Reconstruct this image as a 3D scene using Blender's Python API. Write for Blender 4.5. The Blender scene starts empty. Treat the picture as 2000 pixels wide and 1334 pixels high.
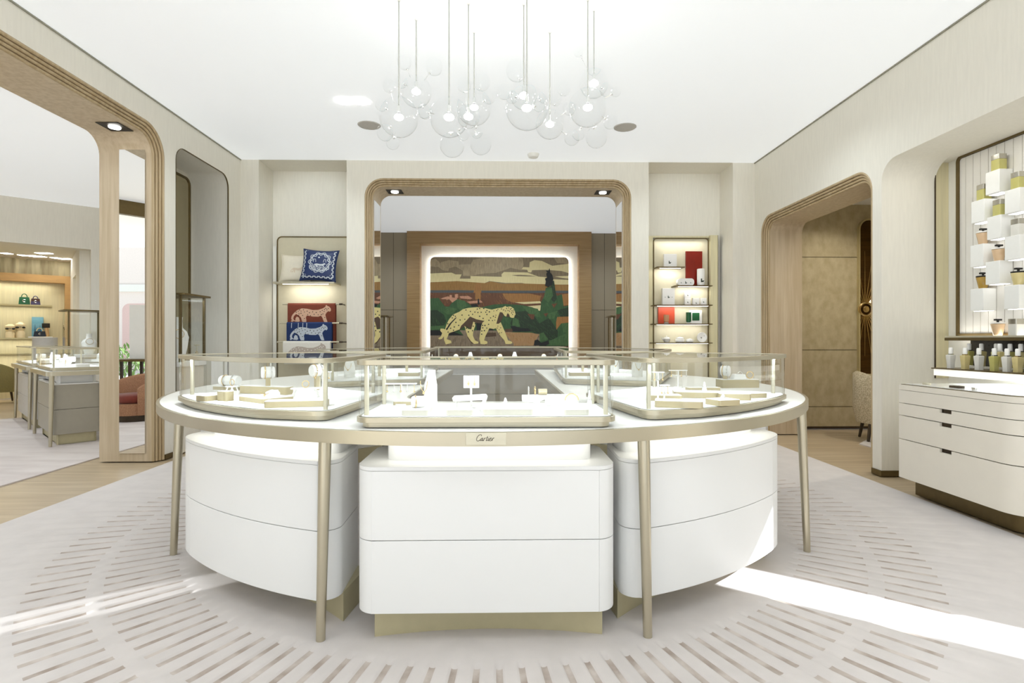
import bpy, bmesh, math, random
from mathutils import Vector, Matrix
from mathutils.geometry import tessellate_polygon

# ------------------------------------------------------------------ camera, sky, sun, exposure
S = bpy.context.scene
COL = S.collection
FPX, EYE, HZ = 1050.0, 1.25, 664.0
PSI = math.atan(21 / FPX)
cd = bpy.data.cameras.new('camera')
cd.sensor_width = 36.0
cd.lens = 36.0 * FPX / 2000.0
cd.shift_y = -3.0 / 2000.0
cd.clip_start = 0.05
cam = bpy.data.objects.new('camera', cd)
COL.objects.link(cam)
cam.location = (0, 0, EYE)
cam.rotation_euler = (math.radians(90), 0, -PSI)
S.camera = cam

W = bpy.data.worlds.new('sky')
S.world = W
W.use_nodes = True
wb = W.node_tree.nodes['Background']
wb.inputs[0].default_value = (0.78, 0.89, 1.0, 1)
wb.inputs[1].default_value = 1.25

sd = bpy.data.lights.new('sun', 'SUN')
sd.energy = 14.0
sd.angle = math.radians(0.6)
sd.color = (0.90, 0.95, 1.0)
sun = bpy.data.objects.new('sun', sd)
COL.objects.link(sun)
SUN_EL = math.radians(40)
sdir = Vector((-0.82 * math.cos(SUN_EL), 0.572 * math.cos(SUN_EL), -math.sin(SUN_EL)))
sun.rotation_euler = sdir.to_track_quat('-Z', 'Y').to_euler()

S.view_settings.view_transform = 'Standard'
S.view_settings.look = 'None'
S.view_settings.gamma = 1.0
S.view_settings.use_curve_mapping = False
S.view_settings.exposure = 0.0
S.cycles.max_bounces = 12
S.cycles.diffuse_bounces = 6
S.cycles.glossy_bounces = 6
S.cycles.transmission_bounces = 8
S.cycles.transparent_max_bounces = 48
S.cycles.caustics_reflective = False
S.cycles.caustics_refractive = False
S.cycles.sample_clamp_indirect = 6.0

WARM = (0.98, 0.97, 0.90)
NEUT = (0.84, 0.93, 1.0)


def area(x, y, z, sx, sy, power, color=NEUT, aim=(0, 0, -1), spread=math.pi, rotz=None):
    l = bpy.data.lights.new('lamp_area', 'AREA')
    l.shape = 'RECTANGLE'
    l.size, l.size_y, l.energy, l.color, l.spread = sx, sy, power, color, spread
    o = bpy.data.objects.new('lamp_area', l)
    COL.objects.link(o)
    o.location = (x, y, z)
    if rotz is not None:
        o.rotation_euler = (0, 0, rotz)
    else:
        o.rotation_euler = Vector(aim).to_track_quat('-Z', 'Y').to_euler()
    return o


def spot(x, y, z, power, angle=100, color=NEUT, aim=(0, 0, -1), size=0.04, blend=0.7):
    l = bpy.data.lights.new('lamp_spot', 'SPOT')
    l.energy, l.spot_size, l.spot_blend, l.color, l.shadow_soft_size = power, math.radians(angle), blend, color, size
    o = bpy.data.objects.new('lamp_spot', l)
    COL.objects.link(o)
    o.location = (x, y, z)
    o.rotation_euler = Vector(aim).to_track_quat('-Z', 'Y').to_euler()
    return o


def point(x, y, z, power, color=NEUT, size=0.05):
    l = bpy.data.lights.new('lamp_point', 'POINT')
    l.energy, l.color, l.shadow_soft_size = power, color, size
    o = bpy.data.objects.new('lamp_point', l)
    COL.objects.link(o)
    o.location = (x, y, z)
    return o


# shop lighting: unseen ceiling spots added to brighten the rooms, without fixtures
CEIL = 3.69
for (lx, ly, lp) in ((-2.2, 1.0, 26), (0, 0.6, 22), (2.2, 1.0, 26), (-2.5, 5.2, 30), (2.5, 5.2, 30), (-1.4, 6.4, 26), (1.4, 6.4, 26)):
    spot(lx, ly, CEIL - 0.03, lp, 150, NEUT)
for (lx, ly, lp) in ((-2.68, 7.2, 20), (2.62, 7.2, 14)):
    spot(lx, 6.5, CEIL - 0.03, lp, 80, NEUT, aim=(0, 1, -0.6))  # unseen spots added to brighten the recess walls
for (lx, ly, lp) in ((-2.4, 10.6, 90), (2.4, 10.6, 90), (0, 11.0, 40), (0, 9.2, 40), (-6.0, 5.6, 60), (-6.8, 7.8, 80), (-5.2, 4.0, 50), (-8.0, 6.6, 60)):
    spot(lx, ly, CEIL - 0.03, lp, 155, NEUT)

for (lx, ly, lz, lsx, lp) in ((3.72, 3.6, 2.86, 0.12, 5),):
    area(lx, ly, lz, lsx, 0.12 if ly > 5 else 2.0, lp, (0.98, 0.97, 0.92))  # unseen lamp added to brighten the perfume niche

# ------------------------------------------------------------------ helpers
CC, SS = math.cos(PSI), math.sin(PSI)
PI = math.pi


def ray(px, py):
    a = (px - 1000) / FPX
    return a * CC + SS, CC - a * SS, -(py - HZ) / FPX


def atY(px, py, y):
    r = ray(px, py); t = y / r[1]
    return (r[0] * t, y, EYE + r[2] * t)


def atZ(px, py, z):
    r = ray(px, py); t = (z - EYE) / r[2]
    return (r[0] * t, r[1] * t, z)


def atX(px, py, x):
    r = ray(px, py); t = x / r[0]
    return (x, r[1] * t, EYE + r[2] * t)


def area2(p):
    return sum(p[i][0] * p[(i + 1) % len(p)][1] - p[(i + 1) % len(p)][0] * p[i][1] for i in range(len(p))) / 2


def ccw(p):
    return p if area2(p) > 0 else p[::-1]


def rpoly(pts, r, seg=6):
    """polygon with rounded corners; r a number or a list"""
    n = len(pts)
    out = []
    for i in range(n):
        p = Vector(pts[i]); a = Vector(pts[i - 1]); b = Vector(pts[(i + 1) % n])
        ri = r[i] if isinstance(r, (list, tuple)) else r
        if ri <= 1e-6:
            out.append(tuple(p)); continue
        u = (a - p).normalized(); v = (b - p).normalized()
        ang = math.acos(max(-1, min(1, u.dot(v))))
        def rad_at(j):
            return r[j % n] if isinstance(r, (list, tuple)) else r
        d = min(ri / math.tan(ang / 2), (a - p).length * (0.49 if rad_at(i - 1) > 1e-6 else 0.97), (b - p).length * (0.49 if rad_at(i + 1) > 1e-6 else 0.97))
        ri = d * math.tan(ang / 2)
        c = p + (u + v).normalized() * (ri / math.sin(ang / 2))
        s0 = p + u * d - c; s1 = p + v * d - c
        a0 = math.atan2(s0.y, s0.x); a1 = math.atan2(s1.y, s1.x)
        da = (a1 - a0 + PI) % (2 * PI) - PI
        for k in range(seg + 1):
            t = a0 + da * k / seg
            out.append((c.x + ri * math.cos(t), c.y + ri * math.sin(t)))
    return out


def offset(poly, d, closed=True):
    """positive d grows a CCW polygon"""
    n = len(poly); out = []
    for i in range(n):
        p = Vector(poly[i])
        a = Vector(poly[i - 1]) if (closed or i > 0) else None
        b = Vector(poly[(i + 1) % n]) if (closed or i < n - 1) else None
        e = []
        if a is not None and (p - a).length > 1e-9:
            e.append((p - a).normalized())
        if b is not None and (b - p).length > 1e-9:
            e.append((b - p).normalized())
        ns = [Vector((q.y, -q.x)) for q in e]
        if len(ns) == 2:
            m = (ns[0] + ns[1])
            if m.length < 1e-6:
                m = ns[0]
            m.normalize()
            k = d / max(0.35, m.dot(ns[0]))
        else:
            m = ns[0]; k = d
        out.append((p.x + m.x * k, p.y + m.y * k))
    return out


def rect(x0, x1, y0, y1):
    return [(x0, y0), (x1, y0), (x1, y1), (x0, y1)]


def circle(cx, cy, r, n=24, a0=0.0):
    return [(cx + r * math.cos(a0 + 2 * PI * k / n), cy + r * math.sin(a0 + 2 * PI * k / n)) for k in range(n)]


def arc(cx, cy, r, d0, d1, n=16):
    """angles in degrees measured from -y towards -x (d>0) or +x (d<0)"""
    return [(cx - r * math.sin(math.radians(d0 + (d1 - d0) * k / n)), cy - r * math.cos(math.radians(d0 + (d1 - d0) * k / n))) for k in range(n + 1)]


class MB:
    def __init__(s):
        s.v, s.f, s.mi = [], [], []

    def add(s, vs, fs, mi=0):
        o = len(s.v)
        s.v += [tuple(v) for v in vs]
        for f in fs:
            s.f.append(tuple(i + o for i in f)); s.mi.append(mi)
        return s

    def box(s, x0, x1, y0, y1, z0, z1, mi=0):
        if x0 > x1: x0, x1 = x1, x0
        if y0 > y1: y0, y1 = y1, y0
        if z0 > z1: z0, z1 = z1, z0
        v = [(x, y, z) for z in (z0, z1) for y in (y0, y1) for x in (x0, x1)]
        return s.add(v, [(0, 2, 3, 1), (4, 5, 7, 6), (0, 1, 5, 4), (2, 6, 7, 3), (0, 4, 6, 2), (1, 3, 7, 5)], mi)

    def _p(s, p, a, ax):
        return (p[0], p[1], a) if ax == 'z' else (p[0], a, p[1]) if ax == 'y' else (a, p[0], p[1])

    def prism(s, poly, a0, a1, ax='z', mi=0, mtop=None):
        poly = ccw(list(poly)); n = len(poly)
        tri = tessellate_polygon([[Vector((p[0], p[1], 0)) for p in poly]])
        v = [s._p(p, a0, ax) for p in poly] + [s._p(p, a1, ax) for p in poly]
        s.add(v, [], mi); o = len(s.v) - 2 * n
        for t in tri:
            A = sum(poly[t[i]][0] * poly[t[(i + 1) % 3]][1] - poly[t[(i + 1) % 3]][0] * poly[t[i]][1] for i in range(3))
            t = t if A > 0 else t[::-1]
            s.f.append(tuple(o + i for i in t[::-1])); s.mi.append(mi)
            s.f.append(tuple(o + n + i for i in t)); s.mi.append(mi if mtop is None else mtop)
        for i in range(n):
            j = (i + 1) % n
            s.f.append((o + i, o + j, o + n + j, o + n + i)); s.mi.append(mi)
        return s

    def ring(s, outer, inner, a0, a1, ax='z', mi=0):
        n = len(outer)
        v = [s._p(p, a, ax) for a in (a0, a1) for q in (outer, inner) for p in q]
        f = []
        for i in range(n):
            j = (i + 1) % n
            f += [(i, j, n + j, n + i), (2 * n + i, 3 * n + i, 3 * n + j, 2 * n + j), (i, 2 * n + i, 2 * n + j, j), (n + i, n + j, 3 * n + j, 3 * n + i)]
        return s.add(v, f, mi)

    def ribbon(s, pts, th, a0, a1, ax='z', mi=0):
        q = offset(pts, -th, closed=False)
        return s.prism(list(pts) + q[::-1], a0, a1, ax, mi)

    def tube(s, path, r, n=8, mi=0, caps=True, sx=1.0):
        path = [Vector(p) for p in path]; m = len(path)
        rr = r if isinstance(r, (list, tuple)) else [r] * m
        t = [(path[min(i + 1, m - 1)] - path[max(i - 1, 0)]).normalized() for i in range(m)]
        up = Vector((0, 0, 1)) if abs(t[0].z) < 0.9 else Vector((0, 1, 0))
        nx = t[0].cross(up).normalized()
        vs = []
        for i in range(m):
            nx = (nx - t[i] * nx.dot(t[i])).normalized(); ny = t[i].cross(nx)
            vs += [path[i] + (nx * math.cos(2 * PI * k / n) * sx + ny * math.sin(2 * PI * k / n)) * rr[i] for k in range(n)]
        fs = [(i * n + k, i * n + (k + 1) % n, (i + 1) * n + (k + 1) % n, (i + 1) * n + k) for i in range(m - 1) for k in range(n)]
        if caps:
            fs += [tuple(range(n))[::-1], tuple((m - 1) * n + k for k in range(n))]
        return s.add(vs, fs, mi)

    def lathe(s, prof, c, n=20, mi=0, ax='z'):
        vs = []
        for (r, h) in prof:
            r = max(r, 1e-4)
            for k in range(n):
                a = 2 * PI * k / n
                if ax == 'z': vs.append((c[0] + r * math.cos(a), c[1] + r * math.sin(a), c[2] + h))
                elif ax == 'x': vs.append((c[0] + h, c[1] + r * math.cos(a), c[2] + r * math.sin(a)))
                else: vs.append((c[0] + r * math.cos(a), c[1] + h, c[2] + r * math.sin(a)))
        m = len(prof)
        fs = [(i * n + k, i * n + (k + 1) % n, (i + 1) * n + (k + 1) % n, (i + 1) * n + k) for i in range(m - 1) for k in range(n)]
        fs += [tuple(range(n))[::-1], tuple((m - 1) * n + k for k in range(n))]
        return s.add(vs, fs, mi)

    def sphere(s, c, r, n=20, m=12, mi=0, sc=(1, 1, 1)):
        prof = [(math.sin(PI * i / m), -math.cos(PI * i / m)) for i in range(m + 1)]
        vs = [(c[0] + max(pr, 1e-4) * r * sc[0] * math.cos(2 * PI * k / n), c[1] + max(pr, 1e-4) * r * sc[1] * math.sin(2 * PI * k / n), c[2] + ph * r * sc[2]) for (pr, ph) in prof for k in range(n)]
        fs = [(i * n + k, i * n + (k + 1) % n, (i + 1) * n + (k + 1) % n, (i + 1) * n + k) for i in range(m) for k in range(n)]
        return s.add(vs, fs, mi)

    def torus(s, c, R, r, ax='y', n=24, k=8, mi=0, a0=0.0, a1=2 * PI, sy=1.0):
        full = abs(a1 - a0 - 2 * PI) < 1e-6
        pts = []
        for i in range(n + 1):
            t = a0 + (a1 - a0) * i / n
            u, w = R * math.cos(t), R * math.sin(t) * sy
            pts.append((c[0] + u, c[1], c[2] + w) if ax == 'y' else (c[0], c[1] + u, c[2] + w) if ax == 'x' else (c[0] + u, c[1] + w, c[2]))
        return s.tube(pts, r, k, mi, caps=not full)

    def build(s, name, mat, parent=None, bevel=0.0, ang=38, rot=None, flat=False):
        me = bpy.data.meshes.new(name)
        off = Vector((0, 0, 0))
        if parent is not None:
            q = parent
            while q is not None:
                off += q.location; q = q.parent
        me.from_pydata([tuple(Vector(v) - off) for v in s.v], [], s.f)
        mats = mat if isinstance(mat, (list, tuple)) else [mat]
        for m in mats:
            me.materials.append(m)
        me.polygons.foreach_set('material_index', s.mi)
        bm = bmesh.new(); bm.from_mesh(me)
        bmesh.ops.recalc_face_normals(bm, faces=bm.faces)
        bm.to_mesh(me); bm.free()
        if not flat:
            me.polygons.foreach_set('use_smooth', [True] * len(me.polygons))
            me.set_sharp_from_angle(angle=math.radians(ang))
        me.update()
        o = bpy.data.objects.new(name, me)
        COL.objects.link(o)
        if parent is not None:
            o.parent = parent
        if bevel > 0:
            b = o.modifiers.new('bevel', 'BEVEL'); b.width = bevel; b.segments = 2; b.limit_method = 'ANGLE'; b.angle_limit = math.radians(40)
            b.harden_normals = False
        return o


def thing(name, label, cat, loc, group=None, rotz=0.0):
    o = bpy.data.objects.new(name, None)
    o.empty_display_size = 0.05
    COL.objects.link(o)
    o.location = loc
    o['label'] = label; o['category'] = cat
    if group: o['group'] = group
    return o


def tag(o, label, cat, group=None):
    o['label'] = label; o['category'] = cat
    if group: o['group'] = group
    return o


def struct(o):
    o['kind'] = 'structure'
    return o


def copy_tree(o, parent=None):
    c = o.copy(); COL.objects.link(c); c.parent = parent
    for ch in list(o.children):
        copy_tree(ch, c)
    return c


# ------------------------------------------------------------------ materials
def lin(c):
    return tuple(((x / 255) / 12.92 if x / 255 <= 0.04045 else ((x / 255 + 0.055) / 1.055) ** 2.4) for x in c) + (1,)


def mat(name, col, rough=0.5, metal=0.0, noise=0.0, nscale=(20, 20, 20), bump=0.0, bscale=None, col2=None, coat=0.0, emit=None, estr=0.0, spec=0.5, sheen=0.0):
    m = bpy.data.materials.new(name); m.use_nodes = True
    nt = m.node_tree; b = nt.nodes['Principled BSDF']
    c = lin(col)
    b.inputs['Base Color'].default_value = c
    b.inputs['Roughness'].default_value = rough
    b.inputs['Metallic'].default_value = metal
    b.inputs['Specular IOR Level'].default_value = spec
    if coat: b.inputs['Coat Weight'].default_value = coat
    if sheen: b.inputs['Sheen Weight'].default_value = sheen
    if emit:
        b.inputs['Emission Color'].default_value = lin(emit); b.inputs['Emission Strength'].default_value = estr
    tc = nt.nodes.new('ShaderNodeTexCoord')
    mp = nt.nodes.new('ShaderNodeMapping'); mp.inputs['Scale'].default_value = nscale
    nt.links.new(tc.outputs['Object'], mp.inputs[0])
    nz = nt.nodes.new('ShaderNodeTexNoise'); nz.inputs['Scale'].default_value = 1.0; nz.inputs['Detail'].default_value = 4
    nt.links.new(mp.outputs[0], nz.inputs['Vector'])
    if noise > 0 or col2:
        rp = nt.nodes.new('ShaderNodeValToRGB')
        k = lin(col2) if col2 else tuple(x * (1 - noise) for x in c[:3]) + (1,)
        h = c if col2 else tuple(min(1, x * (1 + noise * 0.5)) for x in c[:3]) + (1,)
        rp.color_ramp.elements[0].color = k; rp.color_ramp.elements[1].color = h
        rp.color_ramp.elements[0].position = 0.35; rp.color_ramp.elements[1].position = 0.65
        nt.links.new(nz.outputs['Fac'], rp.inputs[0]); nt.links.new(rp.outputs[0], b.inputs['Base Color'])
    if bump > 0:
        src = nz
        if bscale:
            mp2 = nt.nodes.new('ShaderNodeMapping'); mp2.inputs['Scale'].default_value = bscale
            nt.links.new(tc.outputs['Object'], mp2.inputs[0])
            src = nt.nodes.new('ShaderNodeTexNoise'); src.inputs['Scale'].default_value = 1.0; src.inputs['Detail'].default_value = 3
            nt.links.new(mp2.outputs[0], src.inputs['Vector'])
        bp = nt.nodes.new('ShaderNodeBump'); bp.inputs['Strength'].default_value = bump; bp.inputs['Distance'].default_value = 0.01
        nt.links.new(src.outputs['Fac'], bp.inputs['Height']); nt.links.new(bp.outputs[0], b.inputs['Normal'])
    return m


def glass(name, tint=(1, 1, 1), ior=1.45, rough=0.0, strength=1.0):
    m = bpy.data.materials.new(name); m.use_nodes = True
    nt = m.node_tree; nt.nodes.remove(nt.nodes['Principled BSDF'])
    out = nt.nodes['Material Output']
    tr = nt.nodes.new('ShaderNodeBsdfTransparent'); tr.inputs[0].default_value = tint + (1,)
    gl = nt.nodes.new('ShaderNodeBsdfGlossy'); gl.inputs['Roughness'].default_value = rough
    fr = nt.nodes.new('ShaderNodeFresnel'); fr.inputs['IOR'].default_value = ior
    mu = nt.nodes.new('ShaderNodeMath'); mu.operation = 'MULTIPLY'; mu.inputs[1].default_value = strength; mu.use_clamp = True
    geo = nt.nodes.new('ShaderNodeNewGeometry')
    # only outer faces mirror: the back side of a thin pane would double it
    inv = nt.nodes.new('ShaderNodeMath'); inv.operation = 'SUBTRACT'; inv.inputs[0].default_value = 1.0
    mu2 = nt.nodes.new('ShaderNodeMath'); mu2.operation = 'MULTIPLY'
    mx = nt.nodes.new('ShaderNodeMixShader')
    nt.links.new(fr.outputs[0], mu.inputs[0])
    nt.links.new(geo.outputs['Backfacing'], inv.inputs[1])
    nt.links.new(mu.outputs[0], mu2.inputs[0]); nt.links.new(inv.outputs[0], mu2.inputs[1])
    nt.links.new(mu2.outputs[0], mx.inputs[0]); nt.links.new(tr.outputs[0], mx.inputs[1]); nt.links.new(gl.outputs[0], mx.inputs[2])
    nt.links.new(mx.outputs[0], out.inputs[0])
    return m


def emis(name, col, s):
    m = bpy.data.materials.new(name); m.use_nodes = True
    nt = m.node_tree; nt.nodes.remove(nt.nodes['Principled BSDF'])
    e = nt.nodes.new('ShaderNodeEmission'); e.inputs[0].default_value = tuple(col) + (1,); e.inputs[1].default_value = s
    nt.links.new(e.outputs[0], nt.nodes['Material Output'].inputs[0])
    return m


M = dict(
    wall=mat('plaster_beige', (233, 229, 217), 0.75, noise=0.025, nscale=(45, 45, 5), bump=0.06, bscale=(160, 160, 30)),
    wallw=mat('plaster_cream', (238, 236, 228), 0.7, noise=0.02, nscale=(30, 30, 5)),
    ceil=mat('ceiling_added_glow', (242, 244, 246), 0.8, noise=0.01, emit=(244, 250, 255), estr=0.355),  # plain ceiling with added glow, so it stays evenly bright and fills the rooms
    ceilp=mat('ceiling_plain', (244, 243, 240), 0.8, noise=0.01),
    line=mat('painted_shadow_line', (150, 148, 132), 0.6, noise=0.1),
    wood=mat('light_oak', (190, 170, 136), 0.42, nscale=(30, 30, 1.6), col2=(172, 150, 114), bump=0.04),
    woodh=mat('light_oak_lining', (206, 190, 164), 0.42, nscale=(26, 26, 1.4), col2=(190, 172, 143), bump=0.04),
    woodd=mat('warm_oak', (158, 128, 84), 0.45, nscale=(1.5, 1.5, 30), col2=(142, 112, 70)),
    floor=mat('oak_floor', (196, 178, 150), 0.32, nscale=(1.2, 22, 4), col2=(174, 154, 124)),
    carpet=mat('carpet', (216, 209, 205), 0.95, noise=0.05, nscale=(7, 7, 7), bump=0.25, bscale=(500, 500, 500), sheen=0.3),
    groove=mat('carpet_groove', (212, 202, 194), 0.98, nscale=(9, 9, 9), col2=(172, 158, 147), bump=0.3, bscale=(400, 400, 400)),
    carpet2=mat('carpet_grey', (214, 206, 202), 0.95, nscale=(1.4, 5, 4), col2=(198, 188, 184), bump=0.2, bscale=(400, 400, 400)),
    champ=mat('champagne_metal', (194, 186, 164), 0.34, metal=0.85, noise=0.04, nscale=(3, 3, 3)),
    champm=mat('champagne_satin', (212, 206, 184), 0.42, metal=0.55, noise=0.04),
    bronze=mat('dark_bronze', (112, 96, 62), 0.4, metal=0.7, noise=0.06),
    brass=mat('pale_brass', (206, 194, 150), 0.4, metal=0.6, noise=0.05),
    dark=mat('dark_brown', (62, 48, 28), 0.5, noise=0.1),
    black=mat('black', (24, 20, 14), 0.5, noise=0.1),
    lacq=mat('cream_lacquer', (241, 241, 239), 0.32, noise=0.008, nscale=(3, 3, 3)),
    lacqd=mat('cream_lacquer_shadow_gap', (188, 182, 166), 0.6, noise=0.02),
    top=mat('white_tabletop', (242, 241, 234), 0.4, noise=0.01),
    base=mat('khaki_base', (196, 187, 152), 0.45, metal=0.25, noise=0.03),
    leath=mat('greige_leather', (236, 230, 217), 0.42, noise=0.015, nscale=(8, 8, 8)),
    grey=mat('grey_lacquer', (160, 154, 140), 0.45, noise=0.02),
    greyl=mat('pale_grey', (196, 193, 188), 0.5, noise=0.03),
    white=mat('white_satin', (250, 249, 244), 0.4, noise=0.01),
    tray=mat('tray_side', (194, 181, 146), 0.38, metal=0.35, noise=0.03),
    pad=mat('white_suede', (251, 250, 246), 0.7, noise=0.01),
    gold=mat('jewel_gold', (232, 205, 150), 0.2, metal=1.0, noise=0.02),
    silver=mat('jewel_silver', (235, 235, 232), 0.15, metal=1.0, noise=0.02),
    mirror=mat('mirror', (245, 246, 245), 0.0, metal=1.0),
    glass=glass('clear_glass', (0.985, 0.99, 0.985), 1.45, 0.0, 1.0),
    gtop=glass('clear_top_glass', (0.985, 0.99, 0.985), 1.45, 0.0, 1.0),
    bubble=glass('bubble_glass', (0.975, 0.98, 0.98), 1.35, 0.0, 1.2),
    bulb=emis('bulb', (1.0, 0.97, 0.9), 30.0),
    lens=emis('downlight_lens', (1.0, 0.98, 0.92), 14.0),
    led=emis('led_diffuser', (1.0, 0.96, 0.86), 5.0),
    ledw=emis('led_white', (1.0, 0.99, 0.96), 3.0),
    silk=mat('silk_shelf_panel', (222, 213, 176), 0.5, metal=0.2, noise=0.06, nscale=(40, 40, 2)),
    panel=mat('shelf_back_panel', (212, 204, 178), 0.6, noise=0.02),
    red=mat('dark_red', (128, 28, 12), 0.3, noise=0.05),
    orange=mat('orange_red', (196, 74, 44), 0.45, noise=0.05),
    green=mat('deep_green', (28, 92, 52), 0.4, noise=0.08),
    wallstone=mat('textured_wallcovering', (196, 184, 152), 0.5, metal=0.15, nscale=(10, 10, 7), col2=(178, 164, 130), bump=0.3, bscale=(30, 30, 18)),
    greyw=mat('grey_brown_wall', (150, 138, 116), 0.55, metal=0.1, noise=0.05, nscale=(2, 2, 0.4)),
    muralw=mat('white_relief_wall', (246, 243, 234), 0.7, noise=0.02, bump=0.5, bscale=(6, 6, 50)),
)
WM = M['wall']

# ------------------------------------------------------------------ setting: floor, ceiling, walls
XL, XR, YB = -3.524, 3.493, 7.34
CX, CY = -0.05, 4.10            # centre of the rug's carved rings

mb = MB(); mb.box(-14, 9, -3.2, 16, -0.10, -0.012)
struct(mb.build('floor', M['floor']))

# carved carpet: a ring of real grooves, with flat pile inside and outside
NS, SUB = 150, 14
radii = [1.99, 2.01, 2.03, 2.045, 2.06, 2.12, 2.2, 2.28, 2.345, 2.36, 2.375, 2.39, 2.41, 2.43, 2.445, 2.46, 2.475, 2.52, 2.6, 2.665, 2.68, 2.695, 2.71, 2.74]
def rmask(r):
    def band(a, b, e=0.028):
        return max(0.0, min(1.0, (r - a) / e, (b - r) / e))
    return max(band(2.015, 2.395), band(2.425, 2.725))
mb = MB(); nA = NS * SUB; vs = []
rnd = random.Random(4)
jit = [rnd.uniform(0.75, 1.15) for _ in range(NS * 2)]
for ri, r in enumerate(radii):
    row = 0 if r < 2.41 else 1
    for k in range(nA):
        ph = k % SUB
        idx = (k // SUB)
        t = abs(ph - SUB / 2) / (SUB / 2)
        prof = max(0.0, min(1.0, (t - 0.56) / 0.25))
        j = ((k + SUB // 2) // SUB) % NS
        z = -0.0095 * prof * rmask(r) * jit[(j + row * 37) % NS]
        a = 2 * PI * k / nA
        vs.append((CX + r * math.cos(a), CY + r * math.sin(a), z))
fs, fi = [], []
for i in range(len(radii) - 1):
    rm = rmask((radii[i] + radii[i + 1]) / 2)
    for k in range(nA):
        fs.append((i * nA + k, i * nA + (k + 1) % nA, (i + 1) * nA + (k + 1) % nA, (i + 1) * nA + k))
        t = abs((k + 0.5) % SUB - SUB / 2) / (SUB / 2)
        fi.append(1 if (t > 0.70 and rm > 0.9) else 0)
mb.v = vs; mb.f = fs; mb.mi = fi
# inner disc and outer field, following the rug edges
o0 = len(mb.v); mb.v.append((CX, CY, 0))
for k in range(nA):
    mb.f.append((o0, k, (k + 1) % nA)); mb.mi.append(0)
CX0, CX1, CY0, CY1 = -3.40, 3.30, -3.0, 7.0
last = (len(radii) - 1) * nA
def edgept(a):
    dx, dy = math.cos(a), math.sin(a)
    t = min([(CX1 - CX) / dx if dx > 1e-9 else 1e9, (CX0 - CX) / dx if dx < -1e-9 else 1e9, (CY1 - CY) / dy if dy > 1e-9 else 1e9, (CY0 - CY) / dy if dy < -1e-9 else 1e9])
    return (CX + dx * t, CY + dy * t)
angs = [2 * PI * k / nA for k in range(nA)]
o1 = len(mb.v)
for a in angs:
    p = edgept(a); mb.v.append((p[0], p[1], 0.0))
o2 = len(mb.v)
for a in angs:
    p = edgept(a); mb.v.append((p[0], p[1], -0.011))
for k in range(nA):
    j = (k + 1) % nA
    mb.f.append((last + k, last + j, o1 + j, o1 + k)); mb.mi.append(0)
    mb.f.append((o1 + k, o1 + j, o2 + j, o2 + k)); mb.mi.append(0)
rug = mb.build('rug', [M['carpet'], M['groove']], ang=80)
tag(rug, 'pale beige carpet with a circle of carved radial grooves around the island', 'carpet')

mb = MB(); mb.prism([(-4.29, 1.6), (-4.29, 6.4), (-5.6, 8.0), (-6.9, 9.5), (-9.6, 7.2), (-9.6, 2.0), (-6.3, 2.6)], -0.011, 0.0)
tag(mb.build('carpet', M['carpet2']), 'greyish mottled carpet in the room beyond the wide opening', 'carpet')
mb = MB(); mb.box(-3.2, 3.2, 8.1, 12.2, -0.011, 0.0)
tag(mb.build('carpet', M['carpet']), 'plain beige carpet in the room behind the central archway', 'carpet')

# ceilings
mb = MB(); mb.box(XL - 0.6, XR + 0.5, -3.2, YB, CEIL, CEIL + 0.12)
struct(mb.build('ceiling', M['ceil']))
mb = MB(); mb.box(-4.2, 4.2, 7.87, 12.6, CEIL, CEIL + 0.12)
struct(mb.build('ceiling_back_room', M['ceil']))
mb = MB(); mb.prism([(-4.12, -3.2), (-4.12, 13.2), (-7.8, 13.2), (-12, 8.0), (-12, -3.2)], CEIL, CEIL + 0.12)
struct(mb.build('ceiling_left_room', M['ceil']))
mb = MB(); mb.box(XL, XL + 0.012, -3.0, YB, CEIL - 0.012, CEIL); mb.box(XR - 0.012, XR, -3.0, YB, CEIL - 0.012, CEIL)
struct(mb.build('trim_1', M['line']))  # grey strips painted in for the shade line where walls meet ceiling


def trim_path(x0, x1, ztop, r, n=10):
    """opening outline: up the x0 side, round, across, round, down the x1 side"""
    p = [(x0, 0.0), (x0, ztop - r)]
    for k in range(1, n + 1):
        t = PI - (PI / 2) * k / n
        p.append((x0 + r + r * math.cos(t), ztop - r + r * math.sin(t)))
    for k in range(0, n + 1):
        t = PI / 2 - (PI / 2) * k / n
        p.append((x1 - r + r * math.cos(t), ztop - r + r * math.sin(t)))
    p.append((x1, 0.0))
    return p


def ribs(w=0.10, d=0.07, k=4, m=6):
    """profile from the wall face to the jamb: k half-round ribs along the chamfer"""
    out = []
    L = math.hypot(w, d); ux, uy = w / L, d / L; nx, ny = -uy, ux   # n points out of the wall body
    for i in range(k):
        c = (i + 0.5) / k * L; r = 0.44 * L / k
        for j in range(m + 1):
            t = PI - PI * j / m
            s = c + r * math.cos(t); h = r * 0.9 * math.sin(t)
            out.append((ux * s, uy * s, h))
        if i < k - 1:
            out.append((ux * (c + L / k / 2), uy * (c + L / k / 2), -0.007))
    # offset direction towards the room/opening corner: (+off, -depth)
    return [(a + uy * h, b - ux * h) for a, b, h in out]


def sweep(mb, path, prof, fn, mi=0):
    """path 2D (s,z) with x0<x1; prof list of (inward offset, depth); fn(s,z,depth)->xyz"""
    rows = []
    for off, dep in prof:
        q = offset(path, off, closed=False) if True else path
        rows.append([fn(p[0], max(p[1], 0.0), dep) for p in q])
    n = len(path); vs = [v for r in rows for v in r]
    fs = [(i * n + k, i * n + k + 1, (i + 1) * n + k + 1, (i + 1) * n + k) for i in range(len(prof) - 1) for k in range(n - 1)]
    mb.add(vs, fs, mi)


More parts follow.
